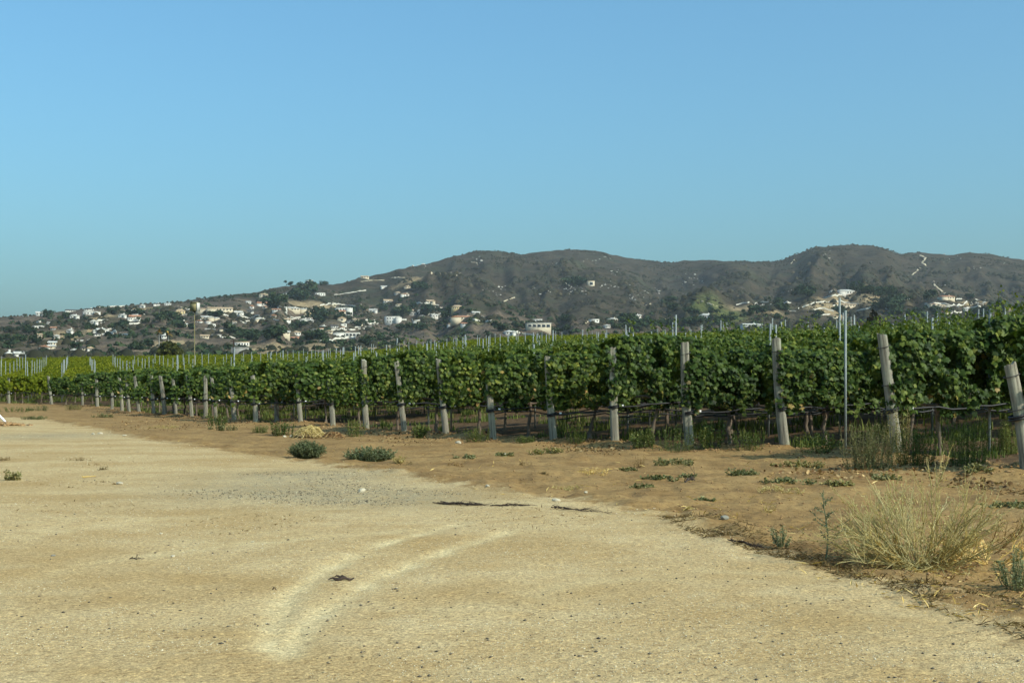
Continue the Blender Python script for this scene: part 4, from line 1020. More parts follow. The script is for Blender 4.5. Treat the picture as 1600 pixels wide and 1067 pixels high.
CL = [  # x, y, spread x, spread y, count, size, label, group
 (20, 535, 40, 8, 12, 11, 'dark tree in the belt at the far left edge', 'trees at the far left'), (45, 520, 26, 4, 6, 9, 'dark tree above the far left belt', 'trees above the far left belt'),
 (90, 496, 24, 4, 7, 8, 'tree among the houses of the left ridge', 'trees on the left ridge'), (140, 517, 16, 4, 5, 8, 'tree left of the white house with the low wall', 'trees by the low white wall'),
 (105, 531, 6, 2, 2, 12, 'dark round tree right of the small white gable', 'dark trees by the small white gable'), (178, 492, 14, 5, 6, 10, 'tree under the white skyline wall', 'trees under the white skyline wall'),
 (185, 515, 8, 5, 4, 11, 'dark tree on the brown slope right of the low wall', 'trees right of the low wall'), (245, 499, 32, 7, 14, 10, 'dark tree in the grove below the cream house', 'grove below the cream house'),
 (232, 503, 6, 2, 2, 10, 'round tree right of the villa with piers', 'trees by the villa with piers'), (290, 512, 26, 7, 9, 10, 'dark tree in the hollow behind the box pole', 'trees in the hollow behind the pole'), (330, 495, 20, 4, 5, 9, 'dark tree below the big cream mansion', 'trees below the cream mansion'),
 (220, 545, 20, 8, 7, 10, 'grey-green tree behind the far stakes, left of the olive tree', 'trees behind the far stakes'), (375, 528, 28, 6, 10, 12, 'dark tree behind the arched white building', 'trees behind the arched building'), (60, 553, 40, 4, 7, 9, 'bushy tree just above the far left vines', 'trees above the left vines'), (150, 550, 40, 4, 7, 8, 'small tree behind the left stakes', 'small trees behind the left stakes'),
 (435, 477, 18, 8, 12, 13, 'big tree in the grove left of the long cream house', 'grove by the long cream house'), (472, 464, 18, 6, 9, 13, 'tall tree between two white houses near the skyline', 'tall trees near the skyline'), (505, 495, 16, 7, 10, 11, 'tree right of the yellow villa', 'trees by the yellow villa'),
 (425, 528, 24, 6, 9, 12, 'dark tree left of the arched villa', 'trees left of the arched villa'), (463, 512, 18, 4, 6, 10, 'tree above the arched villa', 'trees above the arched villa'), (495, 530, 18, 7, 9, 12, 'dark tree right of the arched villa', 'trees right of the arched villa'),
 (580, 484, 22, 4, 8, 9, 'dark tree right of the large white house', 'trees by the large white house'), (572, 537, 36, 5, 11, 11, 'dark tree behind the stakes in the middle', 'trees behind the middle stakes'), (547, 500, 20, 8, 7, 8, 'tree among the middle terraces', 'trees among the middle terraces'),
 (626, 496, 12, 6, 6, 11, 'dark tree right of the stepped villa', 'trees by the stepped villa'), (666, 492, 6, 5, 4, 13, 'dark tall tree beside the grey-brown house', 'trees by the grey-brown house'), (648, 513, 18, 5, 9, 10, 'dark tree under the wide white roof', 'trees under the wide white roof'),
 (660, 455, 10, 5, 6, 10, 'dark tree alone on the burnt slope', 'trees on the burnt slope'), (715, 490, 18, 3, 7, 8, 'shrubby tree under the yellow house', 'trees under the yellow house'), (700, 497, 8, 4, 4, 9, 'tree left of the terracotta villa', 'trees left of the terracotta villa'), (785, 515, 16, 6, 8, 11, 'dark tree left of the wide cream building', 'trees left of the cream building'),
 (870, 520, 34, 6, 10, 8, 'scrubby tree in the valley before the cream building', 'trees before the cream building'), (897, 446, 18, 3, 7, 9, 'dark tree left of the square cream house', 'trees by the square cream house'), (890, 502, 20, 4, 6, 9, 'dark tree in the valley gully', 'trees in the valley gully'),
 (985, 510, 34, 6, 14, 11, 'dark tree in the belt left of the brown mound', 'tree belt left of the brown mound'), (1055, 507, 36, 5, 14, 10, 'dark tree at the foot of the brown mound', 'trees at the foot of the brown mound'), (1085, 487, 14, 5, 7, 8, 'tree on the mound above the white house', 'trees on the green mound'),
 (1045, 478, 26, 8, 8, 9, 'dark tree on the left flank of the brown mound', 'trees on the left flank of the mound'), (1135, 503, 26, 5, 10, 9, 'dark tree right of the white house under the mound', 'trees right of the white house'), (1175, 490, 20, 5, 7, 9, 'tree below the stony bank', 'trees below the stony bank'), (1265, 461, 16, 5, 9, 11, 'dark tree left of the mansion mound', 'trees left of the mansion mound'),
 (1225, 485, 16, 5, 6, 10, 'tree between the pale walls at right', 'trees between the pale walls'), (1250, 497, 34, 4, 9, 8, 'low tree at the foot of the mansion mound', 'low trees at the foot of the mansion mound'), (1312, 489, 7, 3, 4, 10, 'round dark tree below the long cream building', 'trees below the long cream building'),
 (1400, 481, 32, 7, 20, 12, 'dark tree in the wood right of the mansion mound', 'wood right of the mansion mound'), (1380, 462, 24, 3, 9, 11, 'dark tree behind the tan mound', 'trees behind the tan mound'), (1455, 467, 7, 3, 4, 11, 'dark tree left of the terracotta-roofed house', 'trees by the terracotta-roofed house'), (1460, 492, 30, 4, 10, 9, 'tree low above the right vines', 'trees above the right vines'),
 (1516, 467, 6, 2, 3, 9, 'dark tree at the end of the front wall', 'trees at the end of the front wall'), (1535, 489, 20, 4, 8, 11, 'dark tree right of the curving wall', 'trees right of the curving wall'), (1562, 489, 4, 2, 2, 19, 'tall dark tree standing alone at the right', 'tall trees at the right'), (1590, 492, 14, 4, 5, 9, 'tree at the right edge of the hills', 'trees at the right edge'),
 (484, 446, 24, 2, 6, 5, 'small tree by the square skyline house', 'trees by the square skyline house'),
]
for x, y, sx, sy, n, s, lab, grp in CL:
    for q in range(max(1, int(n * .60))):
        tree(x + random.gauss(0, sx * .6), y + random.gauss(0, sy * .6), s * random.uniform(.8, 1.4), lab, grp, wide=1.3)
for q in range(22):
    px = 1325 + q * 3.6 + random.uniform(-1, 1)
    tree(px, np.interp(px, [1325, 1360, 1400], [452, 460, 463]) + random.uniform(-1, 1), random.uniform(9, 16) * (1.1 if q < 12 else .85), 'tall thin tree in the row behind the mansion mound', 'row of tall thin trees behind the mansion', 'slim', wide=1.0)

# boulders on the upper slopes
def rock_mesh(seed, mat, flat=.7):
    g = np.random.default_rng(4000 + seed)
    import bmesh
    bm = bmesh.new(); bmesh.ops.create_icosphere(bm, subdivisions=2, radius=.5)
    off = g.uniform(0, 50, 3)
    for v in bm.verts:
        p = v.co
        k = 1 + .45 * float(fbm(np.array([p.x * 2.2 + off[0] + p.z]), np.array([p.y * 2.2 + off[1] - p.z * .7]), 3, seed)[0])
        v.co = (p.x * k, p.y * k * .85, p.z * k * flat)
    me = bpy.data.meshes.new('rock'); bm.to_mesh(me); bm.free(); me.materials.append(mat)
    return me
rocks = [rock_mesh(s, M['boulder']) for s in range(5)]
BO = [(890, 453, 34, 5, 34, 'pale boulder in the field below the square cream house', 'boulder field below the cream house'), (950, 447, 22, 4, 18, 'pale boulder right of the square cream house', 'boulders right of the cream house'), (870, 413, 6, 3, 6, 'pale boulder high above the cream house', 'boulders above the cream house'),
      (832, 452, 10, 4, 6, 'pale boulder on the slope left of the boulder field', 'boulders left of the boulder field'), (775, 450, 18, 6, 16, 'pale boulder on the middle brown slope', 'boulders on the middle slope'), (780, 462, 8, 3, 6, 'pale boulder above the pale track', 'boulders above the pale track'), (990, 465, 10, 5, 14, 'pale boulder in the steep rocky gully', 'boulders in the rocky gully'),
      (1075, 436, 24, 8, 22, 'grey-white boulder on the slope above the green mound', 'boulders above the green mound'), (1020, 455, 18, 4, 14, 'pale boulder right of the rocky gully', 'boulders right of the gully'), (745, 405, 16, 6, 8, 'pale boulder below the left summit', 'boulders below the left summit'), (930, 405, 20, 6, 10, 'pale boulder near the middle summit', 'boulders near the middle summit'), (960, 424, 14, 6, 9, 'pale boulder on the middle upper slope', 'boulders on the middle upper slope'),
      (1485, 405, 26, 6, 12, 'pale boulder on the right upper slope', 'boulders on the right upper slope'), (1525, 422, 10, 5, 6, 'pale boulder below the right summit', 'boulders below the right summit'), (1570, 412, 4, 3, 4, 'pale boulder at the far right slope', 'boulders at the far right'), (1475, 447, 3, 4, 5, 'pale boulder beside the straight pale track', 'boulders beside the straight track'), (1285, 395, 16, 5, 6, 'pale boulder on the right dome', 'boulders on the right dome'),
      (1250, 455, 20, 2, 6, 'pale boulder left of the mansion', 'boulders left of the mansion'), (1530, 474, 16, 2, 20, 'pale stone on the bank of the curving wall', 'stones by the curving wall'), (1190, 476, 26, 2, 18, 'pale stone in the stony bank', 'stones in the stony bank'), (660, 415, 24, 6, 10, 'pale boulder on the left shoulder', 'boulders on the left shoulder'), (130, 533, 26, 3, 16, 'pale stone on the left terraces', 'stones on the left terraces')]
for x, y, sx, sy, n, lab, grp in BO:
    for q in range(n):
        p = hit(x + random.gauss(0, sx * .6), y + random.gauss(0, sy * .6)); s = random.uniform(.9, 2.6) * p.y / FPX * random.choice((.6, 1, 1, 1.5))
        o = put('boulder', random.choice(rocks), None, (p.x, p.y, p.z + .05 * s), random.uniform(0, 6.28), (s * random.uniform(.8, 1.8), s, s * random.uniform(.6, 1)))
        tag(o, lab, 'boulder', grp)

# low brush that covers the slopes
def brush_field(n):
    g = np.random.default_rng(77); mb = MB()
    u = g.uniform(-250, 1850, n); r = 650 + (4300 - 650) * g.random(n) ** .75
    th = np.arctan((u - 800) / FPX); X = r * np.sin(th); Y = r * np.cos(th)
    pat = fbm(X / 90, Y / 90, 3, 81) + .35 * fbm(X / 30, Y / 30, 2, 82)
    rz = np.interp(u, DR[:, 0], DR[:, 1])
    k = (pat > .04) & (r < rz * 1.06)
    X, Y, r, rz = X[k], Y[k], r[k], rz[k]
    Z = ground_z(X, Y); m = len(X)
    T = np.array([(.5, 0, 0), (.15, .48, 0), (-.42, .3, 0), (-.4, -.32, 0), (.15, -.48, 0), (.28, .1, .42), (-.05, .3, .5), (-.3, .0, .4), (0, -.3, .46), (0, 0, .62)])
    Fq = np.array([[0, 1, 5], [1, 6, 5], [1, 2, 6], [2, 7, 6], [2, 3, 7], [3, 8, 7], [3, 4, 8], [4, 5, 8], [4, 0, 5], [5, 6, 9], [6, 7, 9], [7, 8, 9], [8, 5, 9]])
    a = g.uniform(0, 6.28, m); Rm = np.zeros((m, 3, 3)); Rm[:, 0, 0] = np.cos(a); Rm[:, 0, 1] = -np.sin(a); Rm[:, 1, 0] = np.sin(a); Rm[:, 1, 1] = np.cos(a); Rm[:, 2, 2] = 1
    sc = np.where((g.random(m) < .16) & (r < rz * .88), g.uniform(5, 11, m), g.uniform(1.6, 4.6, m)) * (.6 + r / 4200)
    sc3 = np.stack([sc * g.uniform(.8, 1.5, m), sc, sc * g.uniform(.6, 1.0, m)], -1)
    mb.scatter(T, Fq, np.stack([X, Y, Z - .1], -1), Rm, sc3, np.clip(g.normal(.4, .22, m), 0, 1))
    return mb
o = put('hillside_brush', brush_field(95000).mesh('hillside_brush', M['brush'])); tag(o, 'low dark brush covering the hillsides', 'brush', None, 'stuff')

def shrub_field(n):
    g = np.random.default_rng(78); mb = MB()
    u = g.uniform(-250, 1850, n); r = 700 + 2100 * g.random(n) ** 1.1
    th = np.arctan((u - 800) / FPX); X = r * np.sin(th); Y = r * np.cos(th); Z = ground_z(X, Y)
    py = HZN - FPX * (Z - EYE) / Y
    k = (fbm(X / 70, Y / 70, 3, 83) + .5 * fbm(X / 22, Y / 22, 2, 84) > .22) & (py > 462 - .02 * (800 - u).clip(-400, 800) + 22 * (u > 800))
    X, Y, Z = X[k], Y[k], Z[k]; m = len(X)
    T = np.array([(-.5, -.5, 0), (.5, -.35, .2), (.45, .5, -.1), (-.4, .55, .15)])
    q = 16
    P = np.repeat(np.stack([X, Y, Z], -1), q, 0); sz = np.repeat(g.uniform(2.2, 6.0, m), q)
    d = g.normal(size=(m * q, 3)); d /= np.linalg.norm(d, axis=1)[:, None]; d[:, 2] = np.abs(d[:, 2])
    P = P + d * (sz * g.uniform(.25, .55, m * q))[:, None] * (1.15, 1.15, .9)
    mb.scatter(T, np.array([[0, 1, 2, 3]]), P, rot_from(d + g.normal(0, .4, (m * q, 3)), g.normal(size=(m * q, 3))), sz * g.uniform(.28, .6, m * q), np.clip(g.normal(.5, .22, m * q) + np.repeat(g.normal(0, .15, m), q), 0, 1))
    return mb
o = put('hillside_shrubs', shrub_field(15000).mesh('hillside_shrubs', M['tree'])); tag(o, 'dark green shrubs crowding the lower slopes between the houses', 'shrubs', None, 'stuff')

# things of the valley just beyond the vines
def valley(px, py_base, Y):
    x = (px - 800) / FPX * Y
    return x, Y, gz(x, Y)
x, y, z = valley(266, 548, 330)
o = thing('round_tree', 'rounded olive-green tree standing alone just beyond the left vines', 'tree', (x, y, z), .5)
c = put('crown', crown_mesh(71, M['olive_tree'], 2600, .95, False, .07, True), o); sz = 40 / FPX * 330; zt = EYE + (HZN - 527) / FPX * 330 - z
c.scale = (sz * 1.0, sz * 1.0, zt * 1.03)
t = put('trunk', tr_me, o); t.scale = (3, 3, zt)
x, y, z = valley(1362, 500, 420)
o = thing('brown_tree', 'brown-green bushy tree behind the right vines, below the mansion', 'tree', (x, y, z), .5)
c = put('crown', crown_mesh(72, M['brush'], 1400, .95, False, .09, True), o); zt = EYE + (HZN - 474) / FPX * 420 - z; c.scale = (10, 10, zt * .98)
t = put('trunk', tr_me, o); t.scale = (3, 3, zt)
def palm(px, top_py, Y, label):
    x, yy, z = valley(px, 0, Y); zt = EYE + (HZN - top_py) / FPX * Y
    o = thing('palm_tree', label, 'palm tree', (x, yy, z), 0)
    mb = MB(); mb.tube([(0, 0, -.5), (.05, 0, (zt - z) * .5), (0, 0, zt - z)], [.2, .16, .14], 7); put('trunk', mb.mesh('palm_trunk', M['grey']), o)
    g = np.random.default_rng(int(px)); mb = MB()
    for k in range(26):
        a = g.uniform(0, 6.28); el = g.uniform(-.35, 1.25); L = g.uniform(1.1, 1.9); q = np.linspace(0, 1, 5)
        P = np.stack([np.cos(a) * L * q * math.cos(el), np.sin(a) * L * q * math.cos(el), zt - z + L * q * math.sin(el) - .5 * q ** 2], -1)
        s_ = np.array([-math.sin(a), math.cos(a), 0]); wv = np.array([.05, .14, .20, .18, .03])
        V = np.stack([P + s_ * wv[:, None], P - s_ * wv[:, None]], 1).reshape(-1, 3)
        mb.add(V, [[2 * i, 2 * i + 1, 2 * i + 3, 2 * i + 2] for i in range(4)], g.random())
    put('crown', mb.mesh('palm_crown', M['palm']), o)
palm(248.5, 519, 430, 'left of two brown palms on thin trunks behind the olive tree')
palm(263, 522, 430, 'right of two brown palms on thin trunks behind the olive tree')
# box on its pole
Yb = 135.0; x, y, z = valley(304, 0, Yb); k = Yb / FPX
o = thing('nest_box', 'weathered yellow-brown box on a tall thin pole over the left vines', 'nest box', (x, y, z), R(-14))
zt = EYE + (HZN - 487) * k - z
mb = MB(); mb.tube([(0, 0, -.3), (0, 0, zt)], [.045, .04], 7); put('pole', mb.mesh('box_pole', M['box']), o)
bw, bh = 11.2 * k, 12.5 * k
mb = MB(); mb.box((0, 0, zt + bh / 2 + .06), (bw, bw * .8, bh)); put('box', mb.mesh('nest_box_body', M['box']), o)
mb = MB(); mb.add(np.array([(0, 0, zt - .12), (.12, .12, zt + .06), (-.12, .12, zt + .06), (-.12, -.12, zt + .06), (.12, -.12, zt + .06)]), [[0, 1, 2], [0, 2, 3], [0, 3, 4], [0, 4, 1]]); put('bracket', mb.mesh('box_bracket', M['dark_bark']), o)
mb = MB(); mb.box((bw / 2 + .05, 0, zt + bh / 2 + .06), (.06, bw * .86, bh * 1.02)); put('side_board', mb.mesh('box_side', M['white']), o)
mb = MB(); mb.box((0.02, 0, zt + bh + .1), (bw * 1.08, bw * .95, .05)); put('lid', mb.mesh('box_lid', M['box']), o)
x, y, z = valley(365, 0, 230); mb = MB(); mb.tube([(0, 0, -.3), (0, 0, EYE + (HZN - 531) / FPX * 230 - z)], [.14, .11], 7); mb.box((0, 0, EYE + (HZN - 533) / FPX * 230 - z), (1.0, .1, .1))
tag(put('utility_pole', mb.mesh('utility_pole', M['dark_bark']), None, (x, y, z)), 'short dark wooden pole in front of the grey shed', 'pole')

# the air: an even pale haze in which the hills fade
mb = MB(); mb.box((0, 500, 173.5), (9600, 8800, 351)); m = bpy.data.materials.new('pale_air'); m.use_nodes = True
nt = m.node_tree; nt.nodes.remove(nt.nodes['Principled BSDF'])
pv = nt.nodes.new('ShaderNodeVolumePrincipled'); pv.inputs['Color'].default_value = (0.86, 0.95, 1.0, 1); pv.inputs['Density'].default_value = 0.000046; pv.inputs['Anisotropy'].default_value = 0.1
nt.links.new(pv.outputs[0], nt.nodes['Material Output'].inputs['Volume'])
tag(put('haze', mb.mesh('haze', m)), None, None, None, 'stuff')
# ------------------------------------------------------------------ plants and litter of the headland
def place(px, py):
    p = hit(px, py)
    return p, p.y / FPX        # point, metres per photo pixel there

LANCE_V = np.array([(0, 0, 0), (.16, .35, .04), (0, 1, -.05), (-.16, .35, .04)]); LANCE_F = np.array([[0, 1, 2], [0, 2, 3]])
OVAL_V = np.array([(0, 0, 0), (.30, .30, .03), (.24, .75, 0), (0, 1, -.08), (-.24, .75, 0), (-.30, .30, .03)]); OVAL_F = np.array([[0, 1, 2, 3], [0, 3, 4, 5]])
CURL_V = np.array([(0, 0, .05), (.38, .2, .18), (.42, .7, .1), (0, 1, .28), (-.42, .7, .22), (-.38, .2, .04)]); CURL_F = np.array([[0, 1, 2, 3], [0, 3, 4, 5]])
def bush(seed, w, d, h, nst, nlf, leaf, tmpl=(OVAL_V, OVAL_F), upright=.5, spread=1.0, stem_r=.004, rmu=.5, rsd=.22):
    """many thin stems from a base patch, leaves along them"""
    g = np.random.default_rng(6000 + seed); mb = MB()
    for i in range(nst):
        a = g.uniform(0, 6.283); rr = g.random() ** .6
        ex, ey = math.cos(a) * rr, math.sin(a) * rr
        hh = h * (1 - .45 * rr * (1 - upright)) * g.uniform(.55, 1.08)
        q = np.linspace(0, 1, 6)
        bx, by = ex * w * .5 * (1 - spread) , ey * d * .5 * (1 - spread)
        P = np.stack([bx + (ex * w * .5 - bx) * q + g.normal(0, .02) * w * q * q, by + (ey * d * .5 - by) * q + g.normal(0, .02) * d * q * q, hh * (q ** (.8 + .5 * rr)) - .03], -1)
        P[1:] += g.normal(0, .012 * h, (5, 3))
        mb.tube(P, np.linspace(stem_r, stem_r * .4, 6), 3, False, float(np.clip(g.normal(rmu, rsd), 0, 1)))
        if nlf:
            q2 = g.random(nlf) ** .75; L = np.stack([np.interp(q2, q, P[:, c]) for c in range(3)], -1)
            tip = np.stack([g.normal(0, 1, nlf) + ex * .6, g.normal(0, 1, nlf) + ey * .6, g.normal(.5, .7, nlf)], -1)
            nr = np.stack([g.normal(0, .7, nlf), g.normal(0, .7, nlf), 0.5 + g.random(nlf)], -1)
            mb.scatter(tmpl[0], tmpl[1], L, rot_from(nr, tip), leaf * g.uniform(.5, 1.3, nlf), np.clip(g.normal(rmu, rsd, nlf), 0, 1))
    return mb

def blades(seed, w, d, h, n, wid, rmu=.5, rsd=.25, lean=.5):
    g = np.random.default_rng(7000 + seed); mb = MB()
    a = g.uniform(0, 6.283, n); rr = np.sqrt(g.random(n)); X = np.cos(a) * rr * w * .5; Y = np.sin(a) * rr * d * .5
    hh = h * g.uniform(.35, 1.1, n) * (1 - .35 * rr); la = g.uniform(0, 6.283, n); ln = lean * g.random(n) * hh
    s = np.stack([-np.sin(la), np.cos(la), 0 * la], -1) * wid
    B = np.stack([X, Y, 0 * X - .02], -1); Mi = B + np.stack([np.cos(la) * ln * .35, np.sin(la) * ln * .35, hh * .6], -1); T = B + np.stack([np.cos(la) * ln, np.sin(la) * ln, hh], -1)
    V = np.stack([B - s, B + s, Mi + s * .7, Mi - s * .7, T], 1).reshape(-1, 3); k = np.arange(n) * 5
    mb.add(V, np.stack([k, k + 1, k + 2, k + 3], -1), np.repeat(np.clip(g.normal(rmu, rsd, n), 0, 1), 5))
    mb.f.append(np.stack([k + 3, k + 2, k + 4], -1))
    return mb

_pid = [0]
def plant(name, label, cat, px, py, mbs, group=None, rz=None):
    """mbs: list of (part name, MB, material); a single entry becomes the thing's own mesh"""
    p, k = place(px, py)
    rz = random.uniform(0, 6.28) if rz is None else rz
    if len(mbs) == 1:
        o = put(name, mbs[0][1].mesh(name, M[mbs[0][2]]), None, p, rz); tag(o, label, cat, group)
    else:
        o = thing(name, label, cat, p, rz, group)
        for nm, mb, mt in mbs: put(nm, mb.mesh(name + '_' + nm, M[mt]), o)
    return o

# the two saltbushes and the straw heap
def sized(px, py, wpx, hpx):
    p, k = place(px, py); return wpx * k, hpx * k
w, h = sized(480, 717, 66, 33); plant('shrub', 'round dark green shrub at the road edge in front of the straw heap', 'shrub', 480, 716, [('shrub', bush(1, w, w * .8, h, 330, 60, .034, (LANCE_V, LANCE_F), upright=.2, rmu=.42, rsd=.2, spread=.8), 'saltbush')], None, 0)
w, h = sized(580, 721, 86, 27); plant('shrub', 'broad pale grey-green shrub right of the dark round one', 'shrub', 578, 721, [('shrub', bush(2, w, w * .6, h, 230, 40, .045, (LANCE_V, LANCE_F), upright=.3, rmu=.62, rsd=.2, spread=.5), 'saltbush')], None, 0)
w, h = sized(625, 724, 26, 16); plant('dry_weed', 'straw-coloured dry weed at the right foot of the pale shrub', 'weed', 624, 724, [('dry_weed', bush(3, w, w, h, 40, 5, .04, (LANCE_V, LANCE_F)), 'straw')])
def heap(seed, w, d, h, n):
    g = np.random.default_rng(seed); mb = MB()
    for i in range(n):
        a = g.uniform(0, 6.283); r0 = np.sqrt(g.random()) * .95; cx, cy = math.cos(a) * r0, math.sin(a) * r0
        q = np.linspace(-.5, .5, 6); th = g.uniform(0, 6.283); L = g.uniform(.25, .8) * w * .5; cv = g.normal(0, .4)
        X = cx * w * .42 + np.cos(th) * q * L - np.sin(th) * cv * q * q * L; Y = cy * d * .42 + np.sin(th) * q * L + np.cos(th) * cv * q * q * L
        rr = np.sqrt((X / (w * .5)) ** 2 + (Y / (d * .5)) ** 2)
        Z = h * np.clip(1 - rr ** 1.7, 0, 1) * (.75 + .35 * vnoise(X * 9, Y * 9, seed)) + g.uniform(-.03, .012)
        mb.tube(np.stack([X, Y, Z], -1), .0065, 3, False, float(g.random()))
    return mb
w, h = sized(482, 684, 62, 20); plant('straw_heap', 'heap of dry yellow vine canes lying in front of a post', 'heap', 484, 684, [('straw_heap', heap(5, w, w * .8, h, 340), 'straw')], None, 0)
w, h = sized(520, 684, 40, 10); plant('leaf_heap', 'low heap of brown dry leaves right of the straw heap', 'heap', 522, 684, [('leaf_heap', heap(6, w, w * .7, h, 120), 'litter')], None, 0)

# the big dry tumbleweed by the road
def tumbleweed(seed, w, h, n):
    g = np.random.default_rng(seed); mb = MB()
    def stem(P0, dirv, L, r, depth, rnd):
        q = np.linspace(0, 1, 7); side = np.cross(dirv, g.normal(size=3)); side /= np.linalg.norm(side) + 1e-9
        P = P0 + dirv * (L * q)[:, None] + side * (L * .16 * g.normal() * q ** 2)[:, None] + np.array([0, 0, 1]) * (L * .12 * q ** 2)[:, None] + g.normal(0, .02 * L, (7, 3)) * q[:, None]
        P[:, 2] = np.maximum(P[:, 2], .01)
        mb.tube(P, np.linspace(r, r * .5, 7), 3, False, np.clip(rnd + .25 * np.repeat(q, 3), 0, 1))
        m_ = int(L * 34); q2 = .25 + .75 * g.random(m_); A = np.stack([np.interp(q2, q, P[:, c]) for c in range(3)], -1)
        mb.scatter(LANCE_V, LANCE_F, A, rot_from(g.normal(size=(m_, 3)), g.normal(size=(m_, 3)) + dirv * 1.2), g.uniform(.010, .024, m_), np.clip(rnd + g.normal(.15, .2, m_), 0, 1))
        if depth < 2:
            for _ in range(g.integers(3, 7) if depth == 0 else g.integers(1, 4)):
                qq = g.uniform(.2, .85); b = np.array([np.interp(qq, q, P[:, c]) for c in range(3)])
                dv = dirv + g.normal(0, .55, 3); dv[2] += .2; dv /= np.linalg.norm(dv)
                stem(b, dv, L * g.uniform(.25, .55), r * .65, depth + 1, np.clip(rnd + .12, 0, 1))
    for i in range(n):
        a = g.uniform(0, 6.283); el = g.uniform(.1, 1.35) if i % 2 else g.uniform(.05, .7)
        dv = np.array([math.cos(a) * math.cos(el), math.sin(a) * math.cos(el), math.sin(el)])
        L = (w * .5 * math.cos(el) + h * .92 * math.sin(el)) / (abs(math.cos(el)) + abs(math.sin(el))) * g.uniform(.65, 1.15) * 1.22
        stem(np.array([math.cos(a), math.sin(a), 0]) * g.uniform(0, .16) + (0, 0, .01), dv, L, .0042, 0, float(np.clip(g.normal(.42, .2), 0, 1)))
    return mb
w, h = sized(1435, 893, 236, 138)
plant('tumbleweed', 'large straw-yellow dry tumbleweed with spiky branching stems at the road edge', 'dry bush', 1437, 889, [('stems', tumbleweed(11, w * .96, h * .88, 88), 'straw'), ('tangle', tumbleweed(14, w * .6, h * .36, 22), 'tangle')], None, .6)
w, h = sized(1545, 885, 70, 60); plant('dry_weed', 'loose dry twiggy weed right of the large tumbleweed', 'weed', 1545, 886, [('dry_weed', tumbleweed(12, w, h, 14), 'straw')], None, 0)
w, h = sized(1520, 830, 90, 80); plant('dry_weed', 'thin wiry dark weed arching behind the tumbleweed at right', 'weed', 1530, 868, [('dry_weed', tumbleweed(13, w * 1.0, h * 1.1, 7), 'brown_weed')], None, 0)
def tall_weed(seed, w, h, n=9):
    g = np.random.default_rng(seed); mb = MB()
    q = np.linspace(0, 1, 8); P = np.stack([.04 * h * np.sin(q * 5), .03 * h * np.sin(q * 4), h * q], -1); mb.tube(P, np.linspace(.006, .002, 8), 4, False, .5)
    for i in range(n):
        q0 = .22 + .7 * i / n; b = np.array([np.interp(q0, q, P[:, c]) for c in range(3)]); a = g.uniform(0, 6.283); L = w * .55 * (1.15 - q0) * g.uniform(.7, 1.2)
        qq = np.linspace(0, 1, 5); A = b + np.stack([np.cos(a) * L * qq, np.sin(a) * L * qq, L * .55 * qq ** 1.4], -1); mb.tube(A, np.linspace(.003, .0012, 5), 3, False, .5)
        m_ = 22; q2 = .2 + .8 * g.random(m_); C = np.stack([np.interp(q2, qq, A[:, c]) for c in range(3)], -1)
        mb.scatter(LANCE_V, LANCE_F, C, rot_from(g.normal(size=(m_, 3)) + (0, 0, 1), g.normal(size=(m_, 3)) + (0, 0, .4)), g.uniform(.012, .026, m_), np.clip(g.normal(.5, .25, m_), 0, 1))
    return mb
w, h = sized(1290, 880, 80, 112); plant('tall_weed', 'tall feathery blue-green weed left of the tumbleweed', 'weed', 1290, 878, [('tall_weed', tall_weed(21, w, h, 14), 'bluegreen')], None, 0)
w, h = sized(1225, 855, 50, 42); plant('weed', 'low blue-green weed left of the tall feathery one', 'weed', 1222, 857, [('weed', bush(22, w * 1.2, w * .7, h, 20, 24, .024, (LANCE_V, LANCE_F), .6, .9), 'bluegreen')])
w, h = sized(1580, 920, 70, 60); plant('weed', 'blue-green feathery weed cut by the right picture edge', 'weed', 1585, 922, [('weed', bush(23, w * 1.5, w, h * 1.1, 34, 30, .024, (LANCE_V, LANCE_F), .7, .6), 'bluegreen')])
w, h = sized(1195, 800, 30, 20); plant('dry_weed', 'few bleached straw stalks on the bare dirt left of the feathery weed', 'weed', 1200, 800, [('dry_weed', bush(24, w, w, h, 12, 3, .03, (LANCE_V, LANCE_F)), 'straw')])
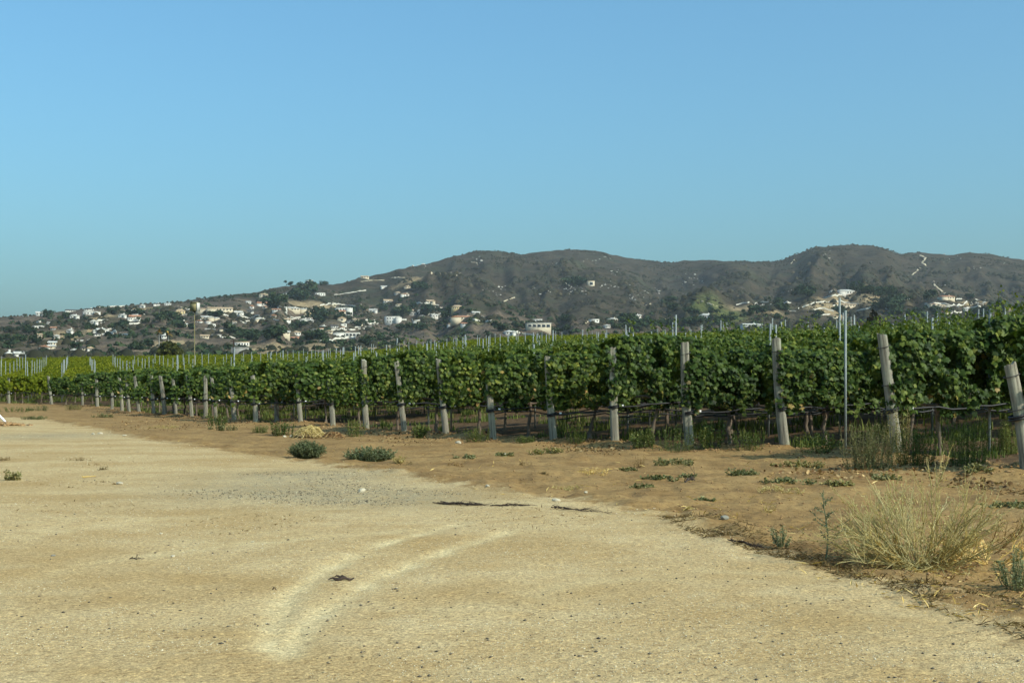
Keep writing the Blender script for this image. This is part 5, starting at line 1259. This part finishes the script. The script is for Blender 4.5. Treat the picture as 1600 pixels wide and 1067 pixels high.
# brown chaff under the tumbleweed
LOWS = [  # x, y, w, h, material, stems, leaf, label
 (1062, 726, 66, 12, 'weed', 'low green weed strip on the dirt below the fourth post'), (1030, 748, 44, 9, 'weed', 'small dark green weed strip on the bare dirt, nearer the road'), (1078, 746, 40, 8, 'weed', 'sparse weed right of the small dark strip'),
 (1165, 742, 80, 13, 'weed', 'bushy low green weed mat left of the third post'), (1245, 730, 80, 16, 'weed', 'pale green weed mat in front of the third post'), (1225, 756, 70, 10, 'weed', 'thin weed mat with straw below the pale green mat'),
 (1312, 760, 62, 13, 'weed', 'dark green weed mat below the second post'), (1385, 750, 44, 14, 'weed', 'green weed clump below the foot of the second post'), (1575, 790, 100, 10, 'weed', 'flat dark green weed strip at the right edge'), (1520, 735, 50, 14, 'weed', 'green weed by the dark vine shadow'),
 (862, 707, 64, 10, 'weed', 'yellowish low weed strip below the sixth post'), (732, 716, 40, 9, 'weed', 'low green weed left of the middle posts'), (785, 712, 30, 8, 'weed', 'low green weed below the seventh post'), (985, 735, 30, 8, 'weed', 'low weed left of the green weed strip'),
 (998, 730, 24, 24, 'brown_weed', 'upright brown-green weed on the dirt'), (925, 742, 60, 14, 'straw', 'broken straw stalks on the dirt below the fifth post'), (818, 728, 22, 14, 'brown_weed', 'small brown weed below the sixth post'), (712, 728, 24, 9, 'brown_weed', 'dark low weed left of the brown weed'), (1010, 762, 44, 11, 'weed', 'sparse weed in the middle of the dirt strip'), (1098, 782, 34, 7, 'weed', 'tiny flat dark weed patch nearest the road'),
 (885, 766, 50, 12, 'straw', 'straw stalks at the road edge in the middle'), (1075, 797, 24, 7, 'straw', 'few straw stalks near the grey stone'), (1215, 766, 80, 10, 'straw', 'flattened straw patch below the weed mats'), (640, 726, 30, 8, 'brown_weed', 'dark weeds at the road edge right of the shrubs'), (850, 742, 18, 8, 'brown_weed', 'tiny brown weed on the dirt, middle'),
 (25, 750, 40, 22, 'weed', 'spindly green tuft growing in the gravel at the left'), (124, 720, 34, 9, 'brown_weed', 'dark brown weed patch in the gravel, left'), (165, 734, 26, 10, 'brown_weed', 'dark weed stubble right of the brown patch'), (12, 719, 30, 9, 'brown_weed', 'brown weed patch at the left picture edge'), (152, 727, 26, 5, 'brown_weed', 'flat brown weed between the two dark patches'), (158, 753, 44, 6, 'brown_weed', 'flat brown weed beside the pale stone, left'), (110, 762, 26, 5, 'brown_weed', 'flat brown weed low in the left gravel'),
 (60, 655, 60, 7, 'weed', 'green weed strip at the foot of the far left posts'), (160, 652, 40, 8, 'weed', 'green weed clump between the far left posts'), (250, 668, 50, 6, 'straw', 'straw litter under the left posts'), (345, 672, 40, 12, 'weed', 'green weed around the pale slender post'), (60, 642, 40, 9, 'weed', 'bright green grass behind the far left post'), (108, 640, 40, 10, 'weed', 'bright green bush behind the far left post line'),
 (180, 757, 6, 4, 'brown_weed', 'speck of dark weed by the stone'), (1340, 888, 90, 12, 'brown_weed', 'brown dry chaff at the left foot of the tumbleweed'), (1420, 905, 110, 12, 'brown_weed', 'brown dry chaff in front of the tumbleweed'), (1500, 930, 130, 14, 'brown_weed', 'brown dry chaff at the right corner of the road edge'), (1580, 945, 80, 14, 'brown_weed', 'brown chaff at the right edge, nearest'), (1265, 868, 60, 10, 'brown_weed', 'brown stubble under the tall feathery weed'),
]
for i, (x, y, wp, hp, mt, lab) in enumerate(LOWS):
    w, h = sized(x, y, wp, hp); h = max(h, .045); big = y > 840
    n = int(np.clip(26 + w * 60, 20, 150)) // (2 if (x, y) == (25, 750) else 1); lf = {'weed': .034, 'straw': .03, 'brown_weed': .022}[mt] * (1.15 if y < 700 else 1)
    tm = (OVAL_V, OVAL_F) if mt == 'weed' else (LANCE_V, LANCE_F)
    dp = min(w * .8, .55) if not big else w * .35
    mb = bush(200 + i, w * .5, dp * .7, h, n // 3, 14 if mt == 'weed' else 7, lf, tm, .75, .35, .0022)
    gq = np.random.default_rng(8000 + i)
    for q in range(5):
        kk = gq.uniform(.18, .45); sub = bush(9000 + 7 * i + q, w * kk, dp * kk * 1.4, h * gq.uniform(.45, 1.1), max(6, n // 6), 12 if mt == 'weed' else 6, lf, tm, .75, .5, .002, gq.uniform(.35, .75))
        dx, dy = gq.uniform(-.5, .5) * w, gq.normal(0, .35) * dp
        base = mb.n
        for v, f, r in zip(sub.v, sub.f, sub.r): mb.v.append(v + np.array([dx, dy, 0])); mb.f.append(f + base); mb.r.append(r)
        mb.n += sub.n
    pl = plant('weed' if mt == 'weed' else ('straw_stalks' if mt == 'straw' else 'brown_weed'), lab, 'weed' if mt != 'straw' else 'straw', x, y, [('weed', mb, 'field_weed' if mt == 'weed' else mt)], None, 0)
    if mt == 'straw': pl['kind'] = 'stuff'

# tall weeds between and behind the posts
TALL = [(1357, 731, 76, 66, 'field_weed', 'big feathery olive weed at the left foot of the second post'), (1432, 727, 60, 58, 'weed', 'tall grassy weed right of the second post'), (1512, 728, 90, 74, 'weed', 'large bright green grass clump by the dark vine shadow'), (1575, 710, 50, 60, 'weed', 'tall green grass clump behind the first post'),
        (1050, 706, 78, 46, 'weed', 'leafy green weed clump at the left foot of the fourth post'), (1110, 700, 60, 42, 'weed', 'green weed clump right of the fourth post'), (1170, 704, 60, 36, 'weed', 'dark leafy weed between the third and fourth posts'), (1290, 708, 70, 40, 'weed', 'dark leafy weed right of the third post'),
        (555, 681, 36, 26, 'weed', 'bright green leafy weed left of the tenth post'), (440, 680, 44, 22, 'weed', 'soft green weed between two posts left of the straw heap'), (405, 676, 36, 14, 'weed', 'grassy green weed left of the soft green one'), (340, 664, 36, 22, 'weed', 'green weed beside the pale slender post'), (745, 690, 44, 26, 'weed', 'dark weed between the seventh and eighth posts'), (655, 684, 30, 18, 'weed', 'low dark weed between the eighth and ninth posts'), (900, 694, 40, 26, 'weed', 'dark weed right of the sixth post'), (1005, 698, 36, 30, 'weed', 'weed right of the fifth post'), (820, 692, 36, 18, 'weed', 'weed right of the seventh post'), (25, 644, 50, 9, 'weed', 'green grass at the far left post'), (1402, 724, 44, 84, 'field_weed', 'wispy dry grass climbing the lower half of the second post')]
for i, (x, y, wp, hp, mt, lab) in enumerate(TALL):
    w, h = sized(x, y, wp, hp)
    parts = [('leaves', bush(300 + i, w * random.uniform(.8, 1.3), w * .7, h * random.uniform(.7, 1.15), (150 if i == 0 else 110) if i < 4 else 40, 28, .040 if i > 3 else .034, (LANCE_V, LANCE_F) if i % 2 == 0 or i < 4 else (OVAL_V, OVAL_F), .9, .25, .0028, random.uniform(.4, .75), .28), mt)]
    plant('tall_weed', lab, 'weed', x, y, parts, None, 0)

# undergrowth and litter through the rows (nobody could count it)
g = np.random.default_rng(91)
def scatter_on(n, xs, ys, tmpl, size, mat, name, label, up=1.2, lift=.01, rmu=.5, rsd=.28, flat=True, szr=(.5, 1.4)):
    Z = ground_z(xs, ys); m_ = len(xs); mb = MB()
    nr = g.normal(size=(m_, 3)) * .5 + (0, 0, up)
    mb.scatter(tmpl[0], tmpl[1], np.stack([xs, ys, Z + lift], -1), rot_from(nr, g.normal(size=(m_, 3))), size * g.uniform(szr[0], szr[1], m_), np.clip(g.normal(rmu, rsd, m_), 0, 1))
    o = put(name, mb.mesh(name, M[mat])); tag(o, label, name.replace('_', ' ').split()[-1], None, 'stuff'); return o
# grassy undergrowth: clumps of blades under the first metres of every row
cl = MB(); pts = []
for (sx, sy, ri) in rows:
    if ri < 0 or sy > 135: continue
    for q in range(26):
        d = g.uniform(.3, 12); pts.append((sx + RD[0] * d - RD[1] * (.24 + g.normal(0, .35)), sy + RD[1] * d + RD[0] * (.24 + g.normal(0, .35))))
pts = np.array(pts); keep = vnoise(pts[:, 0] * .45, pts[:, 1] * .45, 55) > .36; pts = pts[keep]; zs = ground_z(pts[:, 0], pts[:, 1])
for i, ((x, y), z) in enumerate(zip(pts, zs)):
    h = g.uniform(.12, .5); b = blades(1000 + i, g.uniform(.3, .8), .5, h, 34, .011 * (1 + y / 90), .45, .25)
    for v in b.v: v += np.array([x, y, z])
    for v, f, r in zip(b.v, b.f[:1], b.r): cl.add(v, f, r)
    cl.f.append(b.f[1] + cl.n - len(b.v[0]))
tag(put('undergrowth', cl.mesh('undergrowth', M['weed'])), 'patchy green grass and weeds growing under the vine rows', 'undergrowth', None, 'stuff')
# dry leaves near the posts
n = 9000; i = g.integers(0, len(POSTS) - 1, n); t = g.random(n); PA = np.array(POSTS)
bx = PA[i] + (PA[i + 1] - PA[i]) * t[:, None]; off = np.abs(g.normal(0, 1.0, n)) * np.where(g.random(n) < .55, -.55, 1.6)
xs = bx[:, 0] + off * .85 + g.normal(0, .2, n); ys = bx[:, 1] + off * .45 + g.normal(0, .2, n); k = vnoise(xs * .9, ys * .9, 66) > .45
scatter_on(0, xs[k], ys[k], (CURL_V * (1, 1, .6), CURL_F), .05, 'litter', 'dry_leaves', 'brown dry vine leaves littering the ground by the posts', 1.0, .006)
for j, (px, py, rx, ry, n) in enumerate([(920, 705, 60, 8, 500), (640, 690, 60, 5, 260), (300, 668, 70, 6, 420), (1540, 760, 60, 14, 420), (1380, 738, 90, 8, 420), (230, 662, 50, 5, 300), (1290, 742, 60, 8, 220)]):
    x0, y0 = flat_pt(px, py); xs = x0 + g.normal(0, .6, n) * rx / FPX * y0; ys = y0 + g.normal(0, .6, n) * (y0 - flat_pt(px, py + ry)[1])
    scatter_on(0, xs, ys, (CURL_V * (1, 1, .6), CURL_F), .044, 'litter', 'dry_leaves', ['drift of pale brown dry leaves below the fifth post', 'dry leaves in front of the ninth post', 'dry leaves under the left posts', 'dry leaf litter at the right edge of the dirt', 'dry leaves below the second post', 'dry leaves under the far left posts', 'dry leaves left of the second post'][j], 1.0, .006, .6)
# soil clods
ROCK_V = np.array([(.5, 0, 0), (-.5, .05, .05), (.05, .45, 0), (0, -.45, .05), (.05, .02, .38), (0, 0, -.3)]); ROCK_F = np.array([[0, 2, 4], [2, 1, 4], [1, 3, 4], [3, 0, 4], [2, 0, 5], [1, 2, 5], [3, 1, 5], [0, 3, 5]])
def pebbles(xs, ys, sz, rnd, mat, name, label):
    Z = ground_z(xs, ys); m_ = len(xs); mb = MB()
    a = g.uniform(0, 6.283, m_); Rm = np.zeros((m_, 3, 3)); Rm[:, 0, 0] = np.cos(a); Rm[:, 0, 1] = -np.sin(a); Rm[:, 1, 0] = np.sin(a); Rm[:, 1, 1] = np.cos(a); Rm[:, 2, 2] = 1
    s3 = np.stack([sz * g.uniform(.7, 1.4, m_), sz * g.uniform(.7, 1.2, m_), sz * g.uniform(.45, .9, m_)], -1)
    mb.scatter(ROCK_V, ROCK_F, np.stack([xs, ys, Z + sz * .12], -1), Rm, s3, rnd)
    o = put(name, mb.mesh(name, M[mat])); tag(o, label, name, None, 'stuff'); return o
def in_view(n, y0, y1, pw=1.0):
    t = g.random(n); Y = 1 / (1 / y0 + (1 / y1 - 1 / y0) * t ** pw); X = g.uniform(-.40, .40, n) * Y
    return X, Y
X, Y = in_view(70000, 4.8, 46); k = road_sd(X, Y) > -.15; X, Y = X[k], Y[k]
k = vnoise(X * 1.1, Y * 1.1, 88) + .5 * vnoise(X * 4, Y * 4, 89) > .62; X, Y = X[k], Y[k]
pebbles(X, Y, (.0045 + .0065 * g.random(len(X)) ** 4) * (.55 + Y / 13), .30 + .70 * g.random(len(X)) ** .8, 'pebble', 'pebbles', 'small pale and dark pebbles scattered over the gravel road')
X, Y = in_view(110000, 9, 45); k = (road_sd(X, Y) > 0) & (gravel(X, Y) * (.35 + vnoise(X * 1.4, Y * 1.4, 12) + .4 * vnoise(X * 6, Y * 6, 13)) > .55 + .5 * g.random(len(X))); X, Y = X[k], Y[k]
pebbles(X, Y, .009 + .020 * g.random(len(X)) ** 3, np.clip(g.normal(.5, .3, len(X)), 0, 1), 'gravel', 'gravel', 'grey crushed gravel spread in a patch on the road')
X, Y = in_view(2600, 5, 40); k = (road_sd(X, Y) > .1) & (vnoise(X * .7, Y * .7, 93) > .42); X, Y = X[k], Y[k]
pebbles(X, Y, .005 + .020 * g.random(len(X)) ** 3, g.random(len(X)) * .36, 'pebble', 'dark_pebbles', 'dark lumps and pebbles scattered on the gravel road')
n = 7000; i = g.integers(0, len(POSTS) - 1, n); t = g.random(n); bx = PA[i] + (PA[i + 1] - PA[i]) * t[:, None]; off = g.normal(-.15, .55, n)
xs = bx[:, 0] + off * .85; ys = bx[:, 1] + off * .45
pebbles(xs, ys, .03 + .07 * g.random(n) ** 3, g.random(n), 'clod', 'soil_clods', 'crumbled clods of brown soil along the post line')
X, Y = in_view(9000, 7, 30); k = (road_sd(X, Y) < -.1) & (in_vine(X, Y) < .4); X, Y = X[k], Y[k]
pebbles(X, Y, .012 + .03 * g.random(len(X)) ** 3, g.random(len(X)), 'clod', 'soil_crumbs', 'small crumbs of soil on the bare dirt')
X, Y = in_view(5000, 6, 36); k = (road_sd(X, Y) < .3) & (in_vine(X, Y) < .4) & (vnoise(X * .8, Y * .8, 31) > .5); X, Y = X[k], Y[k]
scatter_on(0, X, Y, (LANCE_V * (.35, 1, 1), LANCE_F), .09, 'straw', 'straw_litter', 'thin straw bits strewn over the dirt strip', 1.5, .006)

X, Y = in_view(6000, 11, 40); k = (road_sd(X, Y) > 0) & (vnoise(X * .9, Y * .9, 97) > .60) & (X < 3); X, Y = X[k], Y[k]
scatter_on(0, X, Y, (LANCE_V * (.5, 1, 1), LANCE_F), .036, 'brown_weed', 'dry_bits', 'dark bits of dry weed strewn over the far half of the road', .8, .008, .3)
n = 5200; Yc = g.uniform(6.2, 12.5, n); Xc = np.interp(Yc, _rbY, _rbX) + np.abs(g.normal(0, .28, n)) - .12; k = vnoise(Xc * 2.5, Yc * 2.5, 44) > .40
scatter_on(0, Xc[k], Yc[k], (LANCE_V * (.45, 1, 1), LANCE_F), .05, 'brown_weed', 'dry_chaff', 'brown dry chaff matted along the near road edge', 1.2, .006)
# stones, bark, branches, white pipe
srocks = [rock_mesh(50 + s, M['stone'], .75) for s in range(4)]; grocks = [rock_mesh(60 + s, M['grey_stone'], .75) for s in range(2)]
for i, (px, py, wp, lab) in enumerate([(565, 769, 17, 'rounded pale stone on the grey gravel'), (868, 783, 14, 'angular pale stone at the road edge, middle'), (187, 757, 13, 'flat pale stone beside a brown weed, left'), (146, 679, 7, 'left small white stone at the far road edge'), (157, 678, 8, 'middle small white stone at the far road edge'), (195, 681, 7, 'right small white stone at the far road edge'), (915, 770, 8, 'small pale stone right of the straw stalks'), (788, 711, 8, 'small pale stone below the seventh post'), (445, 683, 8, 'small white stone left of the straw heap'), (455, 683, 9, 'second white stone left of the straw heap'), (252, 836, 6, 'small pale pebble alone on the road'), (762, 762, 9, 'brownish stone at the road edge'), (716, 693, 11, 'pale stone below the eighth post'), (395, 848, 6, 'tiny pale stone in the road, middle left'), (270, 871, 9, 'thin bright pale stone on the road, left'), (1382, 930, 6, 'small pale stone in front of the tumbleweed')]):
    p, k = place(px, py); s = wp * k
    tag(put('stone', srocks[i % 4], None, (p.x, p.y, p.z + s * .12), random.uniform(0, 6.28), (s, s * .8, s * .62)), lab, 'stone')
p, k = place(1133, 810); s = 15 * k; tag(put('stone', grocks[0], None, (p.x, p.y, p.z + s * .1), .4, (s, s * .8, s * .7)), 'dark grey stone on the dirt near the road edge', 'stone')
p, k = place(83, 870); s = 9 * k; tag(put('stone', grocks[1], None, (p.x, p.y, p.z + s * .1), .4, (s, s * .8, s * .7)), 'grey clod on the road at the left', 'stone')
p, k = place(533, 908)
mb = MB(); q = np.linspace(-.5, .5, 12); L = 40 * k
mb.tube(np.stack([q * L, .12 * L * q, .012 + .006 * np.sin(q * 14)], -1), np.array([.2, .3, .5, .75, 1, .95, .8, .9, .6, .7, .45, .3]) * .0125, 7, True)
mb.tube(np.stack([q[2:8] * L * .8, .10 * L * q[2:8] + .008, .026 + .004 * np.sin(q[2:8] * 22)], -1), np.array([.3, .7, .9, .6, .8, .3]) * .008, 6, True)
tag(put('bark_piece', mb.mesh('bark_piece', M['dark_bark']), None, p), 'dark brown curled piece of bark lying on the road', 'bark')
def branch(px0, py0, px1, py1, n, r, lab, mat='dark_bark', twig=3):
    a, k = place(px0, py0); b, _ = place(px1, py1); gg = np.random.default_rng(int(px0)); mb = MB(); d = np.array(b - a); L = np.linalg.norm(d)
    for i in range(n):
        q = np.linspace(gg.uniform(0, .3), gg.uniform(.6, 1), 9); P = d * q[:, None] + np.stack([gg.normal(0, .012 * L, 9), np.cumsum(gg.normal(0, .016 * L, 9)) + gg.normal(0, .03 * L), 0 * q], -1)
        X_, Y_ = P[:, 0] + a.x, P[:, 1] + a.y; P[:, 2] = ground_z(X_, Y_) - a.z + r * .8 + np.abs(gg.normal(0, .012, 9))
        mb.tube(P, r * np.linspace(1, .4, 9), 5, True)
        for _ in range(twig):
            j = gg.integers(2, 8); dv = gg.normal(0, .09 * L, 3); dv[2] = abs(dv[2]) * .3; mb.tube(np.stack([P[j], P[j] + dv * .5 + (0, 0, .004), P[j] + dv]), [r * .4, r * .3, r * .15], 3, False)
    tag(put('dead_branch', mb.mesh('dead_branch', M[mat]), None, a), lab, 'branch')
branch(676, 789, 768, 791, 10, .006, 'dark dead vine branch lying along the road, left half of the line'); branch(765, 791, 842, 792, 6, .005, 'thin dark dead branch continuing the line to the right'); branch(842, 793, 968, 803, 6, .0035, 'scattered dark twigs at the right end of the line'); branch(1130, 846, 1230, 862, 6, .004, 'dark twigs and roots at the road edge left of the weeds')
branch(127, 748, 158, 745, 1, .010, 'pale bleached stick on the gravel, left', 'straw', 0); branch(200, 873, 225, 876, 2, .003, 'thin grey twig on the road, left'); branch(425, 924, 436, 923, 1, .004, 'short dark twig left of the bark piece', 'dark_bark', 0); branch(1065, 757, 1090, 742, 3, .006, 'dark forked twig on the dirt among the weeds')
# white pipe that leans in from the left
a, k = place(16, 665); mb = MB(); Lp = 60 * k
mb.tube([(0, 0, -.05), (-Lp * .62, 0, Lp * .62)], .038, 10); p2 = put('pipe', mb.mesh('white_pipe', M['white_plastic'], True))
o = thing('white_pipe', 'white pipe leaning in from the left edge above a low mound', 'pipe', a); p2.parent = o
mb = MB(); mb.tube([(-Lp * .62, 0, Lp * .60), (-Lp * .62, 0, -.3)], .038, 10); put('upright', mb.mesh('pipe_upright', M['white_plastic'], True), o)
mb = MB(); gg = np.random.default_rng(5)
for _ in range(160):
    aa = gg.uniform(0, 6.28); r_ = gg.random() ** .7; x = math.cos(aa) * r_ * 1.3 - .6; y = math.sin(aa) * r_ * .8
    mb.add(ROCK_V * gg.uniform(.08, .26) + np.array([x, y, .16 * (1 - r_) - .02]), ROCK_F, gg.random())
tag(put('soil_mound', mb.mesh('soil_mound', M['clod']), None, a), 'low mound of brown soil under the white pipe', 'mound')
